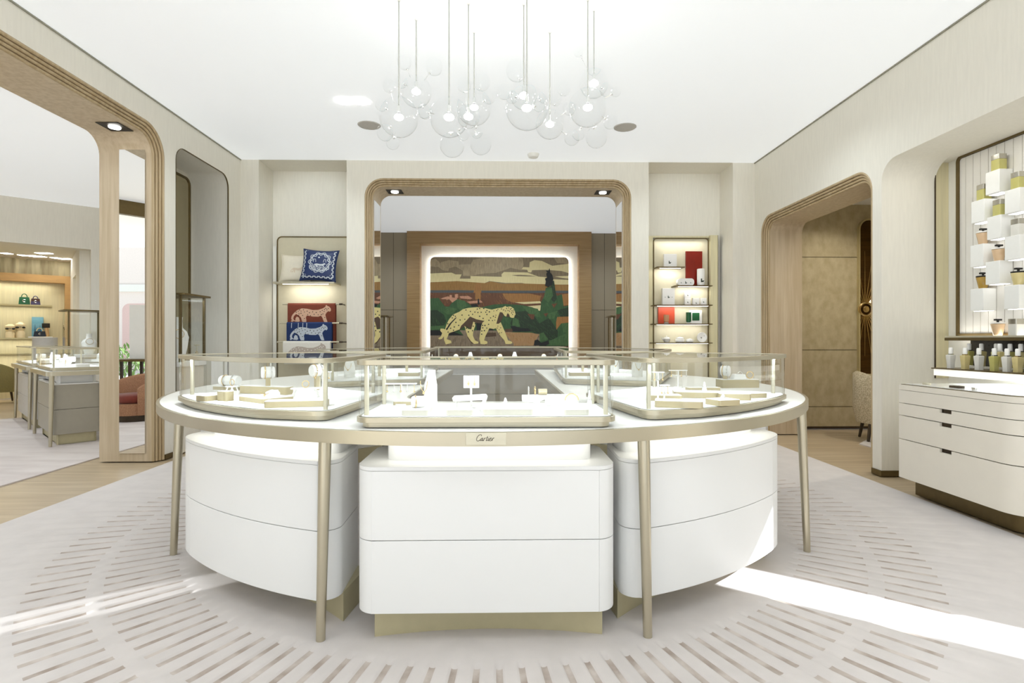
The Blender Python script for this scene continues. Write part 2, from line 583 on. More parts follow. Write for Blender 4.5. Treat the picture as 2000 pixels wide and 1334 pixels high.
def opening_trim(name, path, fn, thick, label):
    rb = ribs()
    o = MB(); sweep(o, path, [(0, 0.0)] + rb + [(0.10, 0.07)], fn)
    a = struct(o.build(name, M['wood'], ang=50))
    o = MB(); sweep(o, path, [(0.10, 0.07), (0.10, thick), (0.0, thick), (0.0, 0.075)], fn)
    b = o.build('jamb_lining', M['woodh'], parent=a, ang=50)
    return a


# back wall with the central arch
BT = 0.53
arch = trim_path(-1.856, 1.783, 3.45, 0.25)
poly = [(-2.098, 0)] + arch + [(2.024, 0), (2.024, CEIL), (-2.098, CEIL)]
mb = MB(); mb.prism(poly, YB, YB + BT, 'y')
struct(mb.build('wall_back', WM))
# narrow corner strips, side returns and the recess backs
mb = MB()
mb.prism([(XL, YB), (-3.28, YB), (-3.30, 7.84), (-2.0, 7.84), (-2.0, 7.95), (XL, 7.95)], 0, CEIL)
struct(mb.build('wall_back_left', WM))
mb = MB()
mb.prism([(XR, YB), (3.19, YB), (3.21, 7.84), (1.95, 7.84), (1.95, 7.95), (XR, 7.95)], 0, CEIL)
struct(mb.build('wall_back_right', WM))
mb = MB(); mb.box(XL, -2.09, YB, 7.95, CEIL, CEIL + 0.1); mb.box(2.02, XR, YB, 7.95, CEIL, CEIL + 0.1)
struct(mb.build('ceiling_recess', WM))
opening_trim('trim_2', arch, lambda s, z, d: (s, YB + d, z), BT, '')

# left wall: wide opening, niche, far corner
LT = 0.60
lop = trim_path(0.9, 5.70, 3.435, 0.30)
rn = rpoly([(5.89, -0.5), (7.02, -0.5), (7.02, 3.37), (5.89, 3.37)], [0, 0, 0.16, 0.16])
nich = [p for p in rn]
def clampz(p): return [(a, max(b, 0.0)) for a, b in p]
npth = trim_path(5.89, 7.02, 3.37, 0.16, 6)
poly = [(-3.0, 0)] + lop + npth + [(YB, 0), (YB, CEIL), (-3.0, CEIL)]
mb = MB(); mb.prism(poly, XL - LT + 0.12, XL, 'x'); mb.prism([(-3.0, 0)] + lop + [(YB + 0.6, 0), (YB + 0.6, CEIL), (-3.0, CEIL)], XL - LT, XL - LT + 0.12, 'x')
struct(mb.build('wall_left', WM))
opening_trim('trim_3', lop, lambda s, z, d: (XL - d, s, z), LT, '')
mb = MB(); sweep(mb, npth, [(0.0, -0.003), (0.008, -0.003), (0.008, 0.01)], lambda s, z, d: (XL - d, s, z))
struct(mb.build('trim_4', M['bronze']))

# right wall: doorway, perfume niche
rop = trim_path(4.99, 7.16, 2.89, 0.23)
RT = 0.50
nr = [(2.0, 0), (2.0, 2.88)]
for k in range(9):
    t = PI / 2 - (PI / 2) * k / 8
    nr.append((4.87 - 0.18 + 0.18 * math.cos(t), 2.88 - 0.18 + 0.18 * math.sin(t)))
nr.append((4.87, 0))
poly = [(1.9, 0)] + nr + rop + [(YB, 0), (YB, CEIL), (1.9, CEIL)]
mb = MB(); mb.prism(poly, XR, XR + RT, 'x')
struct(mb.build('wall_right', WM))
opening_trim('trim_5', rop, lambda s, z, d: (XR + d, s, z), RT, '')
mb = MB(); mb.box(XR + 0.62, XR + 0.74, 1.9, 5.2, 0, CEIL)
struct(mb.build('wall_right_niche_back', M['wallw']))
mb = MB(); mb.box(XR + RT, XR + 0.62, 1.9, 5.0, 2.88, 2.98); mb.box(XR + RT, XR + 0.62, 4.87, 4.97, 0, 2.9); mb.box(XR, XR + 0.62, 1.9, 2.0, 0, CEIL)
struct(mb.build('wall_right_niche_side', WM))

# street side of the room: wall to the right, its slots cut to shape the sun patches, glazing in front
mb = MB()
WY0, WY1 = 1.02, 1.42
mb.prism([(-3.0, 0), (0.52, 0), (0.52, 1.60), (0.76, 1.60), (0.76, 0), (WY0, 0), (WY0, 2.50), (WY1, 2.50), (WY1, 0), (1.9, 0), (1.9, CEIL), (-3.0, CEIL)], XR, XR + 0.06, 'x')
struct(mb.build('wall_right_front', WM))
mb = MB()
mb.box(XL, XR, -3.05, -2.95, 3.3, CEIL); mb.box(XL, XR, -3.05, -2.95, 0.0, 0.08)
for xx in (XL, -1.8, 0.0, 1.8, XR):
    mb.box(xx - 0.04, xx + 0.04, -3.04, -2.96, 0.08, 3.3)
struct(mb.build('window_1', M['bronze']))

# baseboards
mb = MB(); mb.box(XR - 0.012, XR, 4.87, 4.99, 0, 0.05); mb.box(XR - 0.012, XR + 0.6, 4.858, 4.87, 0, 0.05)
struct(mb.build('baseboard_right', M['bronze']))
mb = MB(); mb.box(XL, XL + 0.012, 5.70, 5.89, 0, 0.05)
struct(mb.build('baseboard_left', M['bronze']))
mb = MB(); mb.box(-2.098, -1.86, YB - 0.012, YB, 0, 0.05); mb.box(1.79, 2.024, YB - 0.012, YB, 0, 0.05)
struct(mb.build('baseboard_back', M['bronze']))

# mirror strips in the jambs
mb = MB(); p0 = atY(234, 290, 5.598); p1 = atY(284, 885, 5.598)
mb.box(p0[0], p1[0], 5.588, 5.6, p1[2], p0[2])
tag(mb.build('mirror', M['mirror']), 'tall narrow mirror set into the oak jamb of the wide opening', 'mirror')
mb = MB(); mb.box(-1.757, -1.749, 7.45, 7.81, 0.08, 3.18)
tag(mb.build('mirror', M['mirror']), 'mirror strip in the archway jamb beside the blanket display', 'mirror')
mb = MB(); mb.box(1.676, 1.684, 7.45, 7.81, 0.08, 3.18)
tag(mb.build('mirror', M['mirror']), 'mirror strip in the archway jamb beside the porcelain shelves', 'mirror')


def downlight(x, y, z, w, label, grp='square downlights in the wooden lintels', power=6):
    t = thing('downlight', label, 'downlight', (x, y, z), grp)
    m_ = MB(); m_.ring(rect(x - w, x + w, y - w, y + w), rect(x - w + 0.012, x + w - 0.012, y - w + 0.012, y + w - 0.012), z - 0.004, z + 0.0)
    m_.box(x - w + 0.012, x + w - 0.012, y - w + 0.012, y + w - 0.012, z - 0.0015, z)
    m_.build('housing', M['black'], t)
    m_ = MB(); m_.lathe([(0.05, -0.012), (0.052, -0.004), (0.052, 0.0)], (x, y, z - 0.001), 20)
    m_.build('lens', M['lens'], t)
    spot(x, y, z - 0.02, power, 120, NEUT)


downlight(-3.77, 5.32, 3.33, 0.108, 'square black downlight in the lintel of the wide left opening')
downlight(-1.506, 7.645, 3.35, 0.108, 'square black downlight in the arch lintel, on the blanket side')
downlight(1.446, 7.625, 3.35, 0.108, 'square black downlight in the arch lintel, on the porcelain side')
t = thing('ceiling_light', 'twin recessed ceiling light glowing beside the bubble lamps', 'ceiling light', (-1.53, 5.55, CEIL))
for dx in (-0.085, 0.085):
    m_ = MB(); m_.lathe([(0.07, -0.012), (0.075, 0)], (-1.52 + dx, 5.52, CEIL), 20); m_.build('lens', M['lens'], t)
for lx, lab in ((-1.50, 'round speaker disc in the ceiling on the blanket side'), (1.42, 'round speaker disc in the ceiling on the porcelain side')):
    m_ = MB(); m_.lathe([(0.12, -0.008), (0.13, 0)], (lx, 6.14, CEIL), 28)
    tag(m_.build('ceiling_speaker', M['greyl']), lab, 'speaker', 'round ceiling speakers')
m_ = MB(); m_.lathe([(0.03, -0.055), (0.06, -0.045), (0.075, -0.02), (0.08, 0)], (0.42, 7.05, CEIL), 24)
tag(m_.build('smoke_detector', M['white']), 'small white dome on the ceiling just before the back wall', 'smoke detector')

# ------------------------------------------------------------------ display island
TC = (-0.09, 4.40)
XI = -0.06
RT_OUT = 2.28
ZT0, ZT1 = 0.835, 0.885


def hole(d=0.0):
    # staff space in the middle: rounded slot open to the back
    w = 0.50 + d
    return rpoly([(TC[0] - w, 3.15 - d), (TC[0] + w, 3.15 - d), (TC[0] + w, 6.0), (TC[0] - w, 6.0)], [0.3, 0.3, 0.02, 0.02])


def table_outline(r, cut):
    h = math.degrees(math.asin(cut / r))
    a = arc(TC[0], TC[1], r, -(180 - h), 180 - h, 140)      # from the back right, round the front, to the back left
    x0, x1 = TC[0] - cut, TC[0] + cut
    inn = rpoly([(x0, 7.5), (x0, 3.2), (x1, 3.2), (x1, 7.5)], [0, 0.3, 0.3, 0])
    return a + inn[1:-1]


island = thing('display_table', 'large round champagne-rimmed white table island carrying the glass cases', 'display table', (TC[0], TC[1], 0))
to = table_outline(RT_OUT, 0.50)
ti = offset(ccw(to), -0.018)
m_ = MB(); m_.prism(ti, ZT0 + 0.012, ZT1 + 0.001); m_.build('tabletop', M['top'], island)
m_ = MB(); m_.ring(ccw(to), ti, ZT0, ZT1)
m_.ring(offset(ccw(to), -0.004), offset(ccw(to), -0.05), ZT0 - 0.006, ZT0)
m_.build('rim', M['champ'], island, ang=30)
LEGS = [(18.0, 2.23), (57.5, 2.18), (100, 2.18), (142, 2.18)]
for sgn in (1, -1):
    for a, r in LEGS:
        bx, by = TC[0] - sgn * r * math.sin(math.radians(a)), TC[1] - r * math.cos(math.radians(a))
        if a == 18.0:
            bx, by = ((628 - 979) / 1050 * 2.25 if sgn > 0 else (1267 - 979) / 1050 * 2.25) + 0.0, 2.255
        if a == 57.5:
            bx, by = (-1.909, 3.171) if sgn > 0 else (1.807, 3.142)
        dx, dy = TC[0] - bx, TC[1] - by; L = math.hypot(dx, dy)
        tx, ty = bx + dx / L * 0.03, by + dy / L * 0.03
        m_ = MB(); m_.tube([(bx, by, 0.0), (bx, by, 0.012), (tx, ty, ZT0 - 0.006)], [0.019, 0.019, 0.0265], 16)
        m_.build('leg', M['champ'], island)
for sx in (-0.42, 0.42):
    m_ = MB(); m_.tube([(TC[0] + sx * 1.32, 3.0, 0), (TC[0] + sx * 1.30, 3.0, ZT0)], [0.019, 0.026], 12); m_.build('leg', M['bronze'], island)
# name plate with script lettering
yf = TC[1] - 2.2805
pl = MB(); pl.box(-0.140, 0.020, yf - 0.006, yf + 0.012, 0.8365, 0.8835)
plate = pl.build('name_plate', M['champm'], island, bevel=0.001)


def bez(p0, p1, p2, p3, n=8):
    return [tuple(((1 - t) ** 3) * a + 3 * ((1 - t) ** 2) * t * b + 3 * (1 - t) * t * t * c + t ** 3 * d for a, b, c, d in zip(p0, p1, p2, p3)) for t in [k / n for k in range(n + 1)]]


# strokes of the word in a 0..10 x 0..4 box (slanted script capital C then artier)
ST = []
ST.append(bez((2.55, 2.9), (2.9, 3.7), (2.2, 4.1), (1.3, 3.5), 8) + bez((1.3, 3.5), (0.2, 2.7), (-0.3, 0.6), (0.7, 0.15), 8)[1:] + bez((0.7, 0.15), (1.3, -0.1), (2.0, 0.5), (2.3, 0.95), 5)[1:])
ST.append(bez((3.5, 1.75), (2.9, 1.95), (2.3, 1.1), (2.35, 0.4), 6) + bez((2.35, 0.4), (2.5, -0.2), (3.3, 0.7), (3.55, 1.7), 6)[1:])
ST.append([(3.6, 1.85), (3.25, 0.5)] + bez((3.25, 0.5), (3.2, -0.1), (3.7, 0.2), (3.95, 0.7), 4)[1:])
ST.append([(4.5, 1.85), (4.05, 0.1)]); ST.append(bez((4.2, 0.9), (4.5, 1.6), (4.9, 2.0), (5.2, 1.7), 5))
ST.append([(6.1, 2.9), (5.55, 0.6)] + bez((5.55, 0.6), (5.45, -0.1), (6.0, 0.2), (6.3, 0.8), 4)[1:]); ST.append([(5.45, 1.95), (6.5, 1.95)])
ST.append([(6.95, 1.85), (6.6, 0.5)] + bez((6.6, 0.5), (6.5, -0.1), (7.0, 0.2), (7.25, 0.7), 4)[1:]); ST.append([(7.15, 2.6), (7.2, 2.75)])
ST.append(bez((7.4, 1.0), (8.3, 1.2), (8.5, 1.9), (8.0, 1.9), 6) + bez((8.0, 1.9), (7.2, 1.8), (7.1, 0.2), (7.7, 0.1), 6)[1:] + bez((7.7, 0.1), (8.2, 0.1), (8.5, 0.6), (8.8, 1.1), 4)[1:])
ST.append([(9.2, 1.85), (8.75, 0.1)]); ST.append(bez((8.9, 0.9), (9.2, 1.6), (9.6, 2.0), (9.95, 1.75), 5))
m_ = MB()
for st in ST:
    m_.tube([(-0.099 + (p[0] + 0.12 * p[1]) * 0.0071, yf - 0.0065, 0.8525 + p[1] * 0.0068) for p in st], 0.00105, 6)
m_.build('lettering', M['dark'], plate)

# glow under the tabletop (strip lights fixed below it)
area(-0.06, 2.30, ZT0 - 0.012, 1.0, 0.10, 0.5, WARM)
for sg in (1, -1):
    for a in (22, 30, 38, 46):
        p = arc(TC[0], TC[1], 2.11, sg * a, sg * a, 1)[0]
        area(p[0], p[1], ZT0 - 0.012, 0.30, 0.10, 0.17, WARM, rotz=-sg * math.radians(a))


# ---- drawer cabinets under the table
def cabinet(name_label, front, rest, zb, zt, basepoly, neckpoly, group, cat='drawer cabinet', m=None, mbase=None, seam=0.427):
    """front/rest: open outlines that together close the footprint (CCW)"""
    m = m or M['lacq']; mbase = mbase or M['base']
    allp = front + rest
    cx = sum(p[0] for p in allp) / len(allp); cy = sum(p[1] for p in allp) / len(allp)
    t = thing('drawer_cabinet', name_label, cat, (cx, cy, 0), group)
    full = ccw(allp)
    core = offset(full, -0.019)
    k = MB(); k.prism(core, zb + 0.004, zt - 0.006); k.build('carcass', M['lacqd'], t)
    k = MB(); k.prism(full, zt - 0.016, zt); k.build('cap', m, t, bevel=0.003)
    g = 0.0016
    for z0, z1 in ((zb, seam - g), (seam + g, zt - 0.0175)):
        k = MB(); k.ribbon(front, 0.018, z0, z1); k.build('drawer_front', m, t, bevel=0.0015)
        k = MB(); k.ribbon(rest, 0.018, z0, z1); k.build('side_panel', m, t, bevel=0.0015)
    k = MB(); k.prism(basepoly, 0, zb + 0.003); k.build('plinth', mbase, t)
    if neckpoly:
        k = MB(); k.prism(neckpoly, zt, ZT0 + 0.010); k.build('neck', m, t)
    return t


ZB, ZC = 0.128, 0.729
x0, x1, y0, y1 = -0.600, 0.478, 2.21, 2.68
cr = 0.085
full = rpoly([(x0, y0), (x1, y0), (x1, y1), (x0, y1)], cr, 8)
# outline order: corner0 arc, corner1 arc ...; the drawer runs between the two front seams
sL, sR = -0.531, 0.405
front = [(sL + 0.0012, y0 + 0.0005), (sR - 0.0012, y0 + 0.0005)]
c0, c1, c2, c3 = full[0:9], full[9:18], full[18:27], full[27:36]
c1b = [(sR, y0)] + [p for p in c1 if p[0] > sR]
c0b = [p for p in c0 if p[0] < sL] + [(sL, y0)]
rest = c1b + c2 + c3 + c0b
base = [(-0.533, 2.275)] + [(-0.533 + 0.962 * k / 16, 2.275 + 0.055 * (1 - (2 * k / 16 - 1) ** 2)) for k in range(1, 16)] + [(0.429, 2.275), (0.40, 2.60), (-0.50, 2.60)]
neck = rpoly(rect(-0.497, 0.395, 2.33, 2.60), 0.05)
cabinet('white drawer cabinet with rounded corners under the central glass case', front, rest, ZB, ZC, base, neck, 'white drawer cabinets below the round island')


def wedge_cab(sg, a0, a1, label, R=2.19, Ri=1.80, seam_a=None, inner_r=0.05):
    def P(r, a): return (TC[0] - sg * r * math.sin(math.radians(a)), TC[1] - r * math.cos(math.radians(a)))
    def A(r, d0, d1, n=24): return [P(r, d0 + (d1 - d0) * k / n) for k in range(n + 1)]
    corner = (P(R, a0)[0] + sg * 0.0, P(R, a0)[1])
    outer = A(R, a0, a1)
    inn = A(Ri, a1, a0 + 4.0, 12)
    pts = outer + inn
    rr = [0.0] * len(pts)
    rr[0] = 0.075; rr[len(outer) - 1] = 0.20; rr[len(outer)] = 0.05; rr[-1] = inner_r
    # thin the arc near the rounded corners so the fillets have room
    keep = [i for i in range(len(pts)) if rr[i] > 0 or not any(0 < abs(i - j) <= (4 if rr[j] > 0.1 else 2) for j in (0, len(outer) - 1, len(outer), len(pts) - 1))]
    pts2 = [pts[i] for i in keep]; r2 = [rr[i] for i in keep]
    poly = rpoly(pts2, r2, 8)
    # split: drawer front = points on the arc between the seams
    sa0, sa1 = (a0 + 2.4 if seam_a is None else seam_a), a1 - 7.0
    fr = [P(R + 0.0003, sa0 + 0.05)] + [P(R + 0.0003, sa0 + (sa1 - sa0) * k / 24) for k in range(1, 24)] + [P(R + 0.0003, sa1 - 0.05)]
    def ang(p): return math.degrees(math.atan2(-sg * (p[0] - TC[0]), -(p[1] - TC[1])))
    def rad(p): return math.hypot(p[0] - TC[0], p[1] - TC[1])
    idx = [i for i, p in enumerate(poly) if not (rad(p) > R - 0.012 and sa0 < ang(p) < sa1)]
    # rotate so that the run is contiguous
    n = len(poly); gap = [i for i in range(n) if i not in idx]
    s = (gap[-1] + 1) % n
    rs = [poly[(s + k) % n] for k in range(n - len(gap))]
    rs = [P(R, sa1)] + rs + [P(R, sa0)]
    if sg > 0:   # running from front right to left on the arc is clockwise: flip both
        fr = fr[::-1]; rs = rs[::-1]
    if area2(fr + rs) < 0:
        fr = fr[::-1]; rs = rs[::-1]
    f0, f1 = P(R - 0.10, a0 + 0.8), P(R - 0.10, a1 - 1.5)
    mid = ((f0[0] + f1[0]) / 2, (f0[1] + f1[1]) / 2)
    bp = [f0] + [(f0[0] + (f1[0] - f0[0]) * k / 10 + (TC[0] - mid[0]) * 0.03 * 4 * (k / 10) * (1 - k / 10), f0[1] + (f1[1] - f0[1]) * k / 10 + (TC[1] - mid[1]) * 0.03 * 4 * (k / 10) * (1 - k / 10)) for k in range(1, 10)] + [f1, P(Ri + 0.04, a1 - 1.5), P(Ri + 0.04, a0 + 2.0)]
    nk = rpoly([P(R - 0.15, a0 + 2.5)] + A(R - 0.15, a0 + 6, a1 - 6, 10) + [P(R - 0.15, a1 - 3), P(Ri + 0.05, a1 - 3), P(Ri + 0.05, a0 + 4)], 0.03, 3)
    return cabinet(label, fr, rs, ZB, ZC, bp, nk, 'white drawer cabinets below the round island')


for sg, w in ((1, 'blanket'), (-1, 'perfume')):
    wedge_cab(sg, 16.2, 51.5, 'curved white drawer cabinet below the island on the %s side' % w)
    wedge_cab(sg, 55.0, 86, 'white curved cabinet tucked behind the island side leg, %s side' % w, R=2.05)
    wedge_cab(sg, 112, 150, 'white curved cabinet at the rear of the island, %s side' % w, R=2.05)


# ---- glass cases
def case(label, foot, posts, zt=1.168, z0=ZT1, lights=(), grp='glass display cases on the round island', lip=0.03, name='display_case', power=1.0, hl=1.0):
    foot = ccw(foot)
    cx = sum(p[0] for p in foot) / len(foot); cy = sum(p[1] for p in foot) / len(foot)
    t = thing(name, label, 'display case', (cx, cy, z0), grp)
    k = MB(); k.prism(offset(foot, -0.028), z0 + 0.001, z0 + 0.004); k.build('gasket', M['black'], t)
    k = MB(); k.prism(offset(foot, -0.024), z0 + 0.004, z0 + 0.025); k.build('plinth', M['champ'], t, ang=30)
    k = MB(); k.prism(foot, z0 + 0.025, z0 + 0.047); k.build('base_frame', M['champ'], t, bevel=0.002, ang=30)
    k = MB(); k.prism(offset(foot, -0.018), z0 + 0.047, z0 + 0.0495); k.build('deck', M['pad'], t)
    k = MB(); k.ring(offset(foot, -0.008), offset(foot, -0.016), z0 + 0.047, zt - 0.02); k.build('glass_pane', M['glass'], t, ang=30)
    for (x, y) in posts:
        k = MB(); k.prism(rpoly(rect(x - 0.009, x + 0.009, y - 0.009, y + 0.009), 0.004, 3), z0 + 0.049, zt - 0.02); k.build('post', M['champm'], t)
    k = MB(); k.ring(foot, offset(foot, -0.034), zt - 0.022, zt); k.build('top_frame', M['champ'], t, bevel=0.002, ang=30)
    k = MB(); k.prism(offset(foot, -0.034), zt - 0.010, zt - 0.003); k.build('top_glass', M['gtop'], t)
    return t


cf = rpoly(rect(-0.605, 0.482, 2.205, 2.70), 0.07, 8)
case('central rectangular glass jewellery case facing the entrance, name plate below', cf,
     [(-0.565, 2.27), (0.442, 2.27), (-0.575, 2.655), (0.452, 2.655)])
area(-0.06, 2.255, 1.140, 0.95, 0.02, 2.6, NEUT, aim=(0, 0.35, -1))
area(-0.06, 2.65, 1.140, 0.95, 0.02, 1.2, NEUT, aim=(0, -0.5, -1))


def wedge_case(sg, label):
    def X(v): return (v[0] * sg * -1 * -1, v[1])
    def P(r, a): return (TC[0] - sg * r * math.sin(math.radians(a)), TC[1] - r * math.cos(math.radians(a)))
    outer = [P(2.185, 21.5 + (56.5 - 21.5) * k / 22) for k in range(23)]
    inn = [P(1.30, 57.5 - (57.5 - 27) * k / 10) for k in range(11)]
    pts = outer + [P(1.32, 58)] + inn[1:]
    first = (XI - sg * 0.70, 2.385)
    pts = [first] + outer[2:] + inn
    n1 = len(outer) - 2
    rr = [0.0] * len(pts); rr[0] = 0.075; rr[n1] = 0.14; rr[n1 + 1] = 0.08; rr[-1] = 0.08
    keep = [i for i in range(len(pts)) if rr[i] > 0 or not any(0 < abs(i - j) <= 2 for j in (0, n1, n1 + 1, len(pts) - 1))]
    foot = rpoly([pts[i] for i in keep], [rr[i] for i in keep], 8)
    ps = [(XI - sg * 0.735, 2.45), P(1.35, 30), P(1.38, 54), P(2.11, 53.5)]
    t = case(label, foot, ps)
    for a, r, pw in ((26, 2.12, 1.1), (38, 2.12, 1.2), (50, 2.12, 1.1), (36, 1.36, 0.8), (48, 1.36, 0.8)):
        q = P(r, a); c = P(1.75, a)
        o = area(q[0], q[1], 1.138, 0.36, 0.02, pw, NEUT, rotz=-sg * math.radians(a))
    return t


wedge_case(1, 'curved glass jewellery case on the blanket side of the island')
wedge_case(-1, 'curved glass jewellery case on the perfume side of the island')


def rear_case(sg, label):
    q = [(XI - sg * 0.56, 4.40), (XI - sg * 1.27, 4.08), (XI - sg * 1.72, 5.2), (XI - sg * 1.30, 6.0), (XI - sg * 0.66, 6.2)]
    foot = rpoly(q, 0.07, 6)
    case(label, foot, [(XI - sg * 0.60, 4.47), (XI - sg * 1.24, 4.17)], zt=1.163)
    area(XI - sg * 0.95, 4.9, 1.13, 0.5, 0.02, 1.6, NEUT)
    area(XI - sg * 1.05, 5.6, 1.13, 0.5, 0.02, 1.6, NEUT)


rear_case(1, 'rear glass case of the island on the blanket side')
rear_case(-1, 'rear glass case of the island on the perfume side')

# ------------------------------------------------------------------ chandelier of glass bubbles
UP = 0.6
rodm = mat('pale_rod', (196, 196, 190), 0.5, metal=0.2)
PEND = [  # rod px, bulb px/py, globe radius px, depth, small bubbles (px, py, r px, depth shift)
    (779, 779, 229, 38, 3.87, [(752, 259, 16, .05), (767, 279, 13, -.1), (760, 168, 13, .1), (745, 205, 12, -.05)], 'third tallest'),
    (813, 813, 179, 30, 4.10, [(790, 122, 14, 0), (848, 130, 17, .05), (784, 160, 12, .1), (830, 218, 14, -.1)], ''),
    (877, 877, 229, 38, 3.56, [(883, 283, 24, -.05), (828, 218, 13, .1), (905, 262, 12, .1)], ''),
    (915, 914, 228, 22, 3.90, [(939, 281, 21, 0), (906, 166, 14, .05)], ''),
    (926, 926, 210, 34, 4.26, [(941, 160, 17, .1), (955, 190, 13, 0), (931, 258, 12, -.1)], ''),
    (1023, 1020, 187, 26, 3.90, [(1009, 138, 21, .1), (985, 179, 15, 0), (1000, 190, 12, -.1)], ''),
    (1029, 1027, 211, 42, 3.55, [(1053, 205, 13, -.1), (1062, 190, 11, .05)], ''),
    (1074, 1070, 243, 28, 4.25, [(1101, 173, 14, .1), (1112, 212, 13, 0), (1117, 269, 15, -.05), (1085, 196, 11, .1)], ''),
    (1148, 1147, 210, 37, 3.84, [(1165, 268, 21, -.05), (1192, 238, 14, .1), (1130, 262, 12, .1), (1203, 179, 10, 0)], ''),
    (1160, 1160, 163, 28, 3.96, [(1130, 100, 11, 0), (1160, 132, 15, .05), (1184, 175, 13, .1)], ''),
]
ORD = ['outermost bubble pendant on the blanket side, large globe hanging low', 'bubble pendant with a small high-hung globe, second from the blanket side',
       'bubble pendant whose ribbed lower bubble hangs lowest of all', 'bubble pendant with the smallest globe, just before the mural centre',
       'bubble pendant set back between two lower globes near the middle', 'bubble pendant with a high cluster just left of the biggest globe',
       'bubble pendant with the biggest clear globe, right of the middle', 'bubble pendant with a bright low round globe behind the biggest one',
       'bubble pendant with three bubbles trailing out, second from the perfume side', 'highest bubble pendant with its bulb far up, on the perfume side']
for (rx, bx, by, rp, yd, subs, _), lab in zip(PEND, ORD):
    bpos = atY(bx, by, yd); X0 = atY(rx, 100, yd)[0]
    r = rp * yd / FPX
    t = thing('bubble_pendant', lab, 'pendant light', (X0, yd, CEIL), 'bubble pendants of the chandelier')
    zt_ = bpos[2] + r * 0.25
    k = MB(); k.lathe([(0.010, -0.012), (0.012, 0)], (X0, yd, CEIL), 16); k.build('canopy', M['white'], t)
    k = MB(); k.tube([(X0, yd, CEIL - 0.01), (X0, yd, zt_ + 0.03)], 0.005, 8)
    k.build('rod', rodm, t)
    k = MB(); k.lathe([(0.006, 0.05), (0.012, 0.045), (0.012, 0.0)], (X0, yd, zt_ - 0.0), 12); k.build('socket', M['silver'], t)
    k = MB(); k.sphere((X0, yd, bpos[2]), 0.034, 16, 10, sc=(1, 1, 0.62)); k.build('bulb', M['bulb'], t)
    point(X0, yd, bpos[2], 0.7, NEUT, 0.03)
    spot(X0, yd, bpos[2] + 0.03, UP, 172, NEUT, aim=(0, 0, 1), size=0.05, blend=0.9)  # extra uplight added at each bulb to brighten the ceiling
    k = MB(); k.sphere((X0, yd, bpos[2]), r, 32, 20); k.build('globe', M['bubble'], t, ang=180)
    for (sx, sy, sr, dd) in subs:
        q = atY(sx, sy, yd + dd); rr_ = sr * (yd + dd) / FPX
        k = MB(); k.sphere(q, rr_, 24, 14); bb = k.build('bubble', M['bubble'], t, ang=180)
        d = (Vector((X0, yd, bpos[2])) - Vector(q)); L = d.length; d.normalize()
        k = MB(); c = Vector(q) + d * rr_; k.sphere(c, 0.008, 10, 6)
        k.tube([c, Vector((X0, yd, bpos[2])) - d * min(r, L - rr_)], 0.002, 6)
        k.build('joint', M['silver'], bb)

# ------------------------------------------------------------------ blanket and cushion display (recess beside the arch)
YR = 7.84
u = thing('display_unit', 'framed cream display panel with one shelf and three blanket rods', 'display unit', (-2.72, YR, 0))
px0, px1, pz1 = -3.226, -2.11, 2.742
out = rpoly([(px0, 0.05), (px1, 0.05), (px1, pz1), (px0, pz1)], [0, 0, 0, 0.07])
k = MB(); k.prism(offset(ccw(out), -0.012), YR - 0.035, YR - 0.002, 'y'); k.build('back_panel', M['panel'], u)
k = MB(); k.ring(ccw(out), offset(ccw(out), -0.014), YR - 0.045, YR - 0.002, 'y'); k.build('frame', M['bronze'], u)
k = MB(); k.box(-3.285, -3.235, YR - 0.04, YR - 0.002, 0.05, 2.60); k.build('side_trim', M['wallw'], u)
k = MB(); k.box(-3.165, -2.315, 7.50, YR - 0.03, 2.032, 2.057); k.build('shelf', M['champm'], u, bevel=0.003)
k = MB(); k.box(-3.05, -2.42, 7.56, 7.585, 2.026, 2.032); k.build('led_strip', M['ledw'], u)
area(-2.73, 7.62, 2.02, 0.6, 0.03, 2.0, WARM, aim=(0, 0.5, -1))
RODS = [(552, 669, 594, 7.64), (546, 669, 631, 7.57), (541, 669, 668, 7.50)]
for a, b, c, y in RODS:
    p, q = atY(a, c, y), atY(b, c, y)
    k = MB(); k.tube([(p[0], y, p[2]), (q[0] - 0.04, y, p[2])], 0.011, 10)
    rod = k.build('rod', M['champm'], u)
    k = MB(); k.tube([(q[0] - 0.045, y, p[2]), (q[0], y, p[2])], 0.013, 10); k.tube([(q[0] - 0.015, y, p[2]), (q[0] - 0.015, YR - 0.04, p[2])], 0.008, 8)
    k.tube([(p[0] + 0.06, y, p[2]), (p[0] + 0.06, YR - 0.04, p[2])], 0.008, 8)
    k.build('bracket', M['dark'], rod)

LEO = [(165,1085),(200,1060),(215,1020),(190,990),(195,965),(230,965),(250,975),(270,910),(300,850),(350,790),(430,755),(470,725),(540,708),(640,700),(740,710),(830,730),(900,712),(960,705),(985,690),(1000,683),(1012,697),(1060,690),(1100,715),(1115,750),(1125,790),(1115,800),(1105,830),(1080,832),(1055,822),(1045,790),(1030,775),(1020,780),(1010,815),(990,810),(960,765),(930,760),(915,800),(900,850),(885,905),(915,905),(940,885),(960,930),(985,990),(1010,1050),(1030,1110),(1075,1125),(1085,1145),(1060,1155),(1000,1155),(985,1110),(940,1060),(900,1000),(880,960),(850,970),(800,960),(785,990),(750,1060),(735,1110),(775,1125),(775,1150),(740,1160),(690,1155),(675,1090),(690,1000),(700,930),(715,890),(740,870),(640,850),(560,815),(520,860),(450,930),(430,975),(360,1000),(300,1020),(285,1060),(270,1095),(325,1115),(330,1145),(260,1160),(240,1110),(235,1060),(215,1090),(185,1100)]
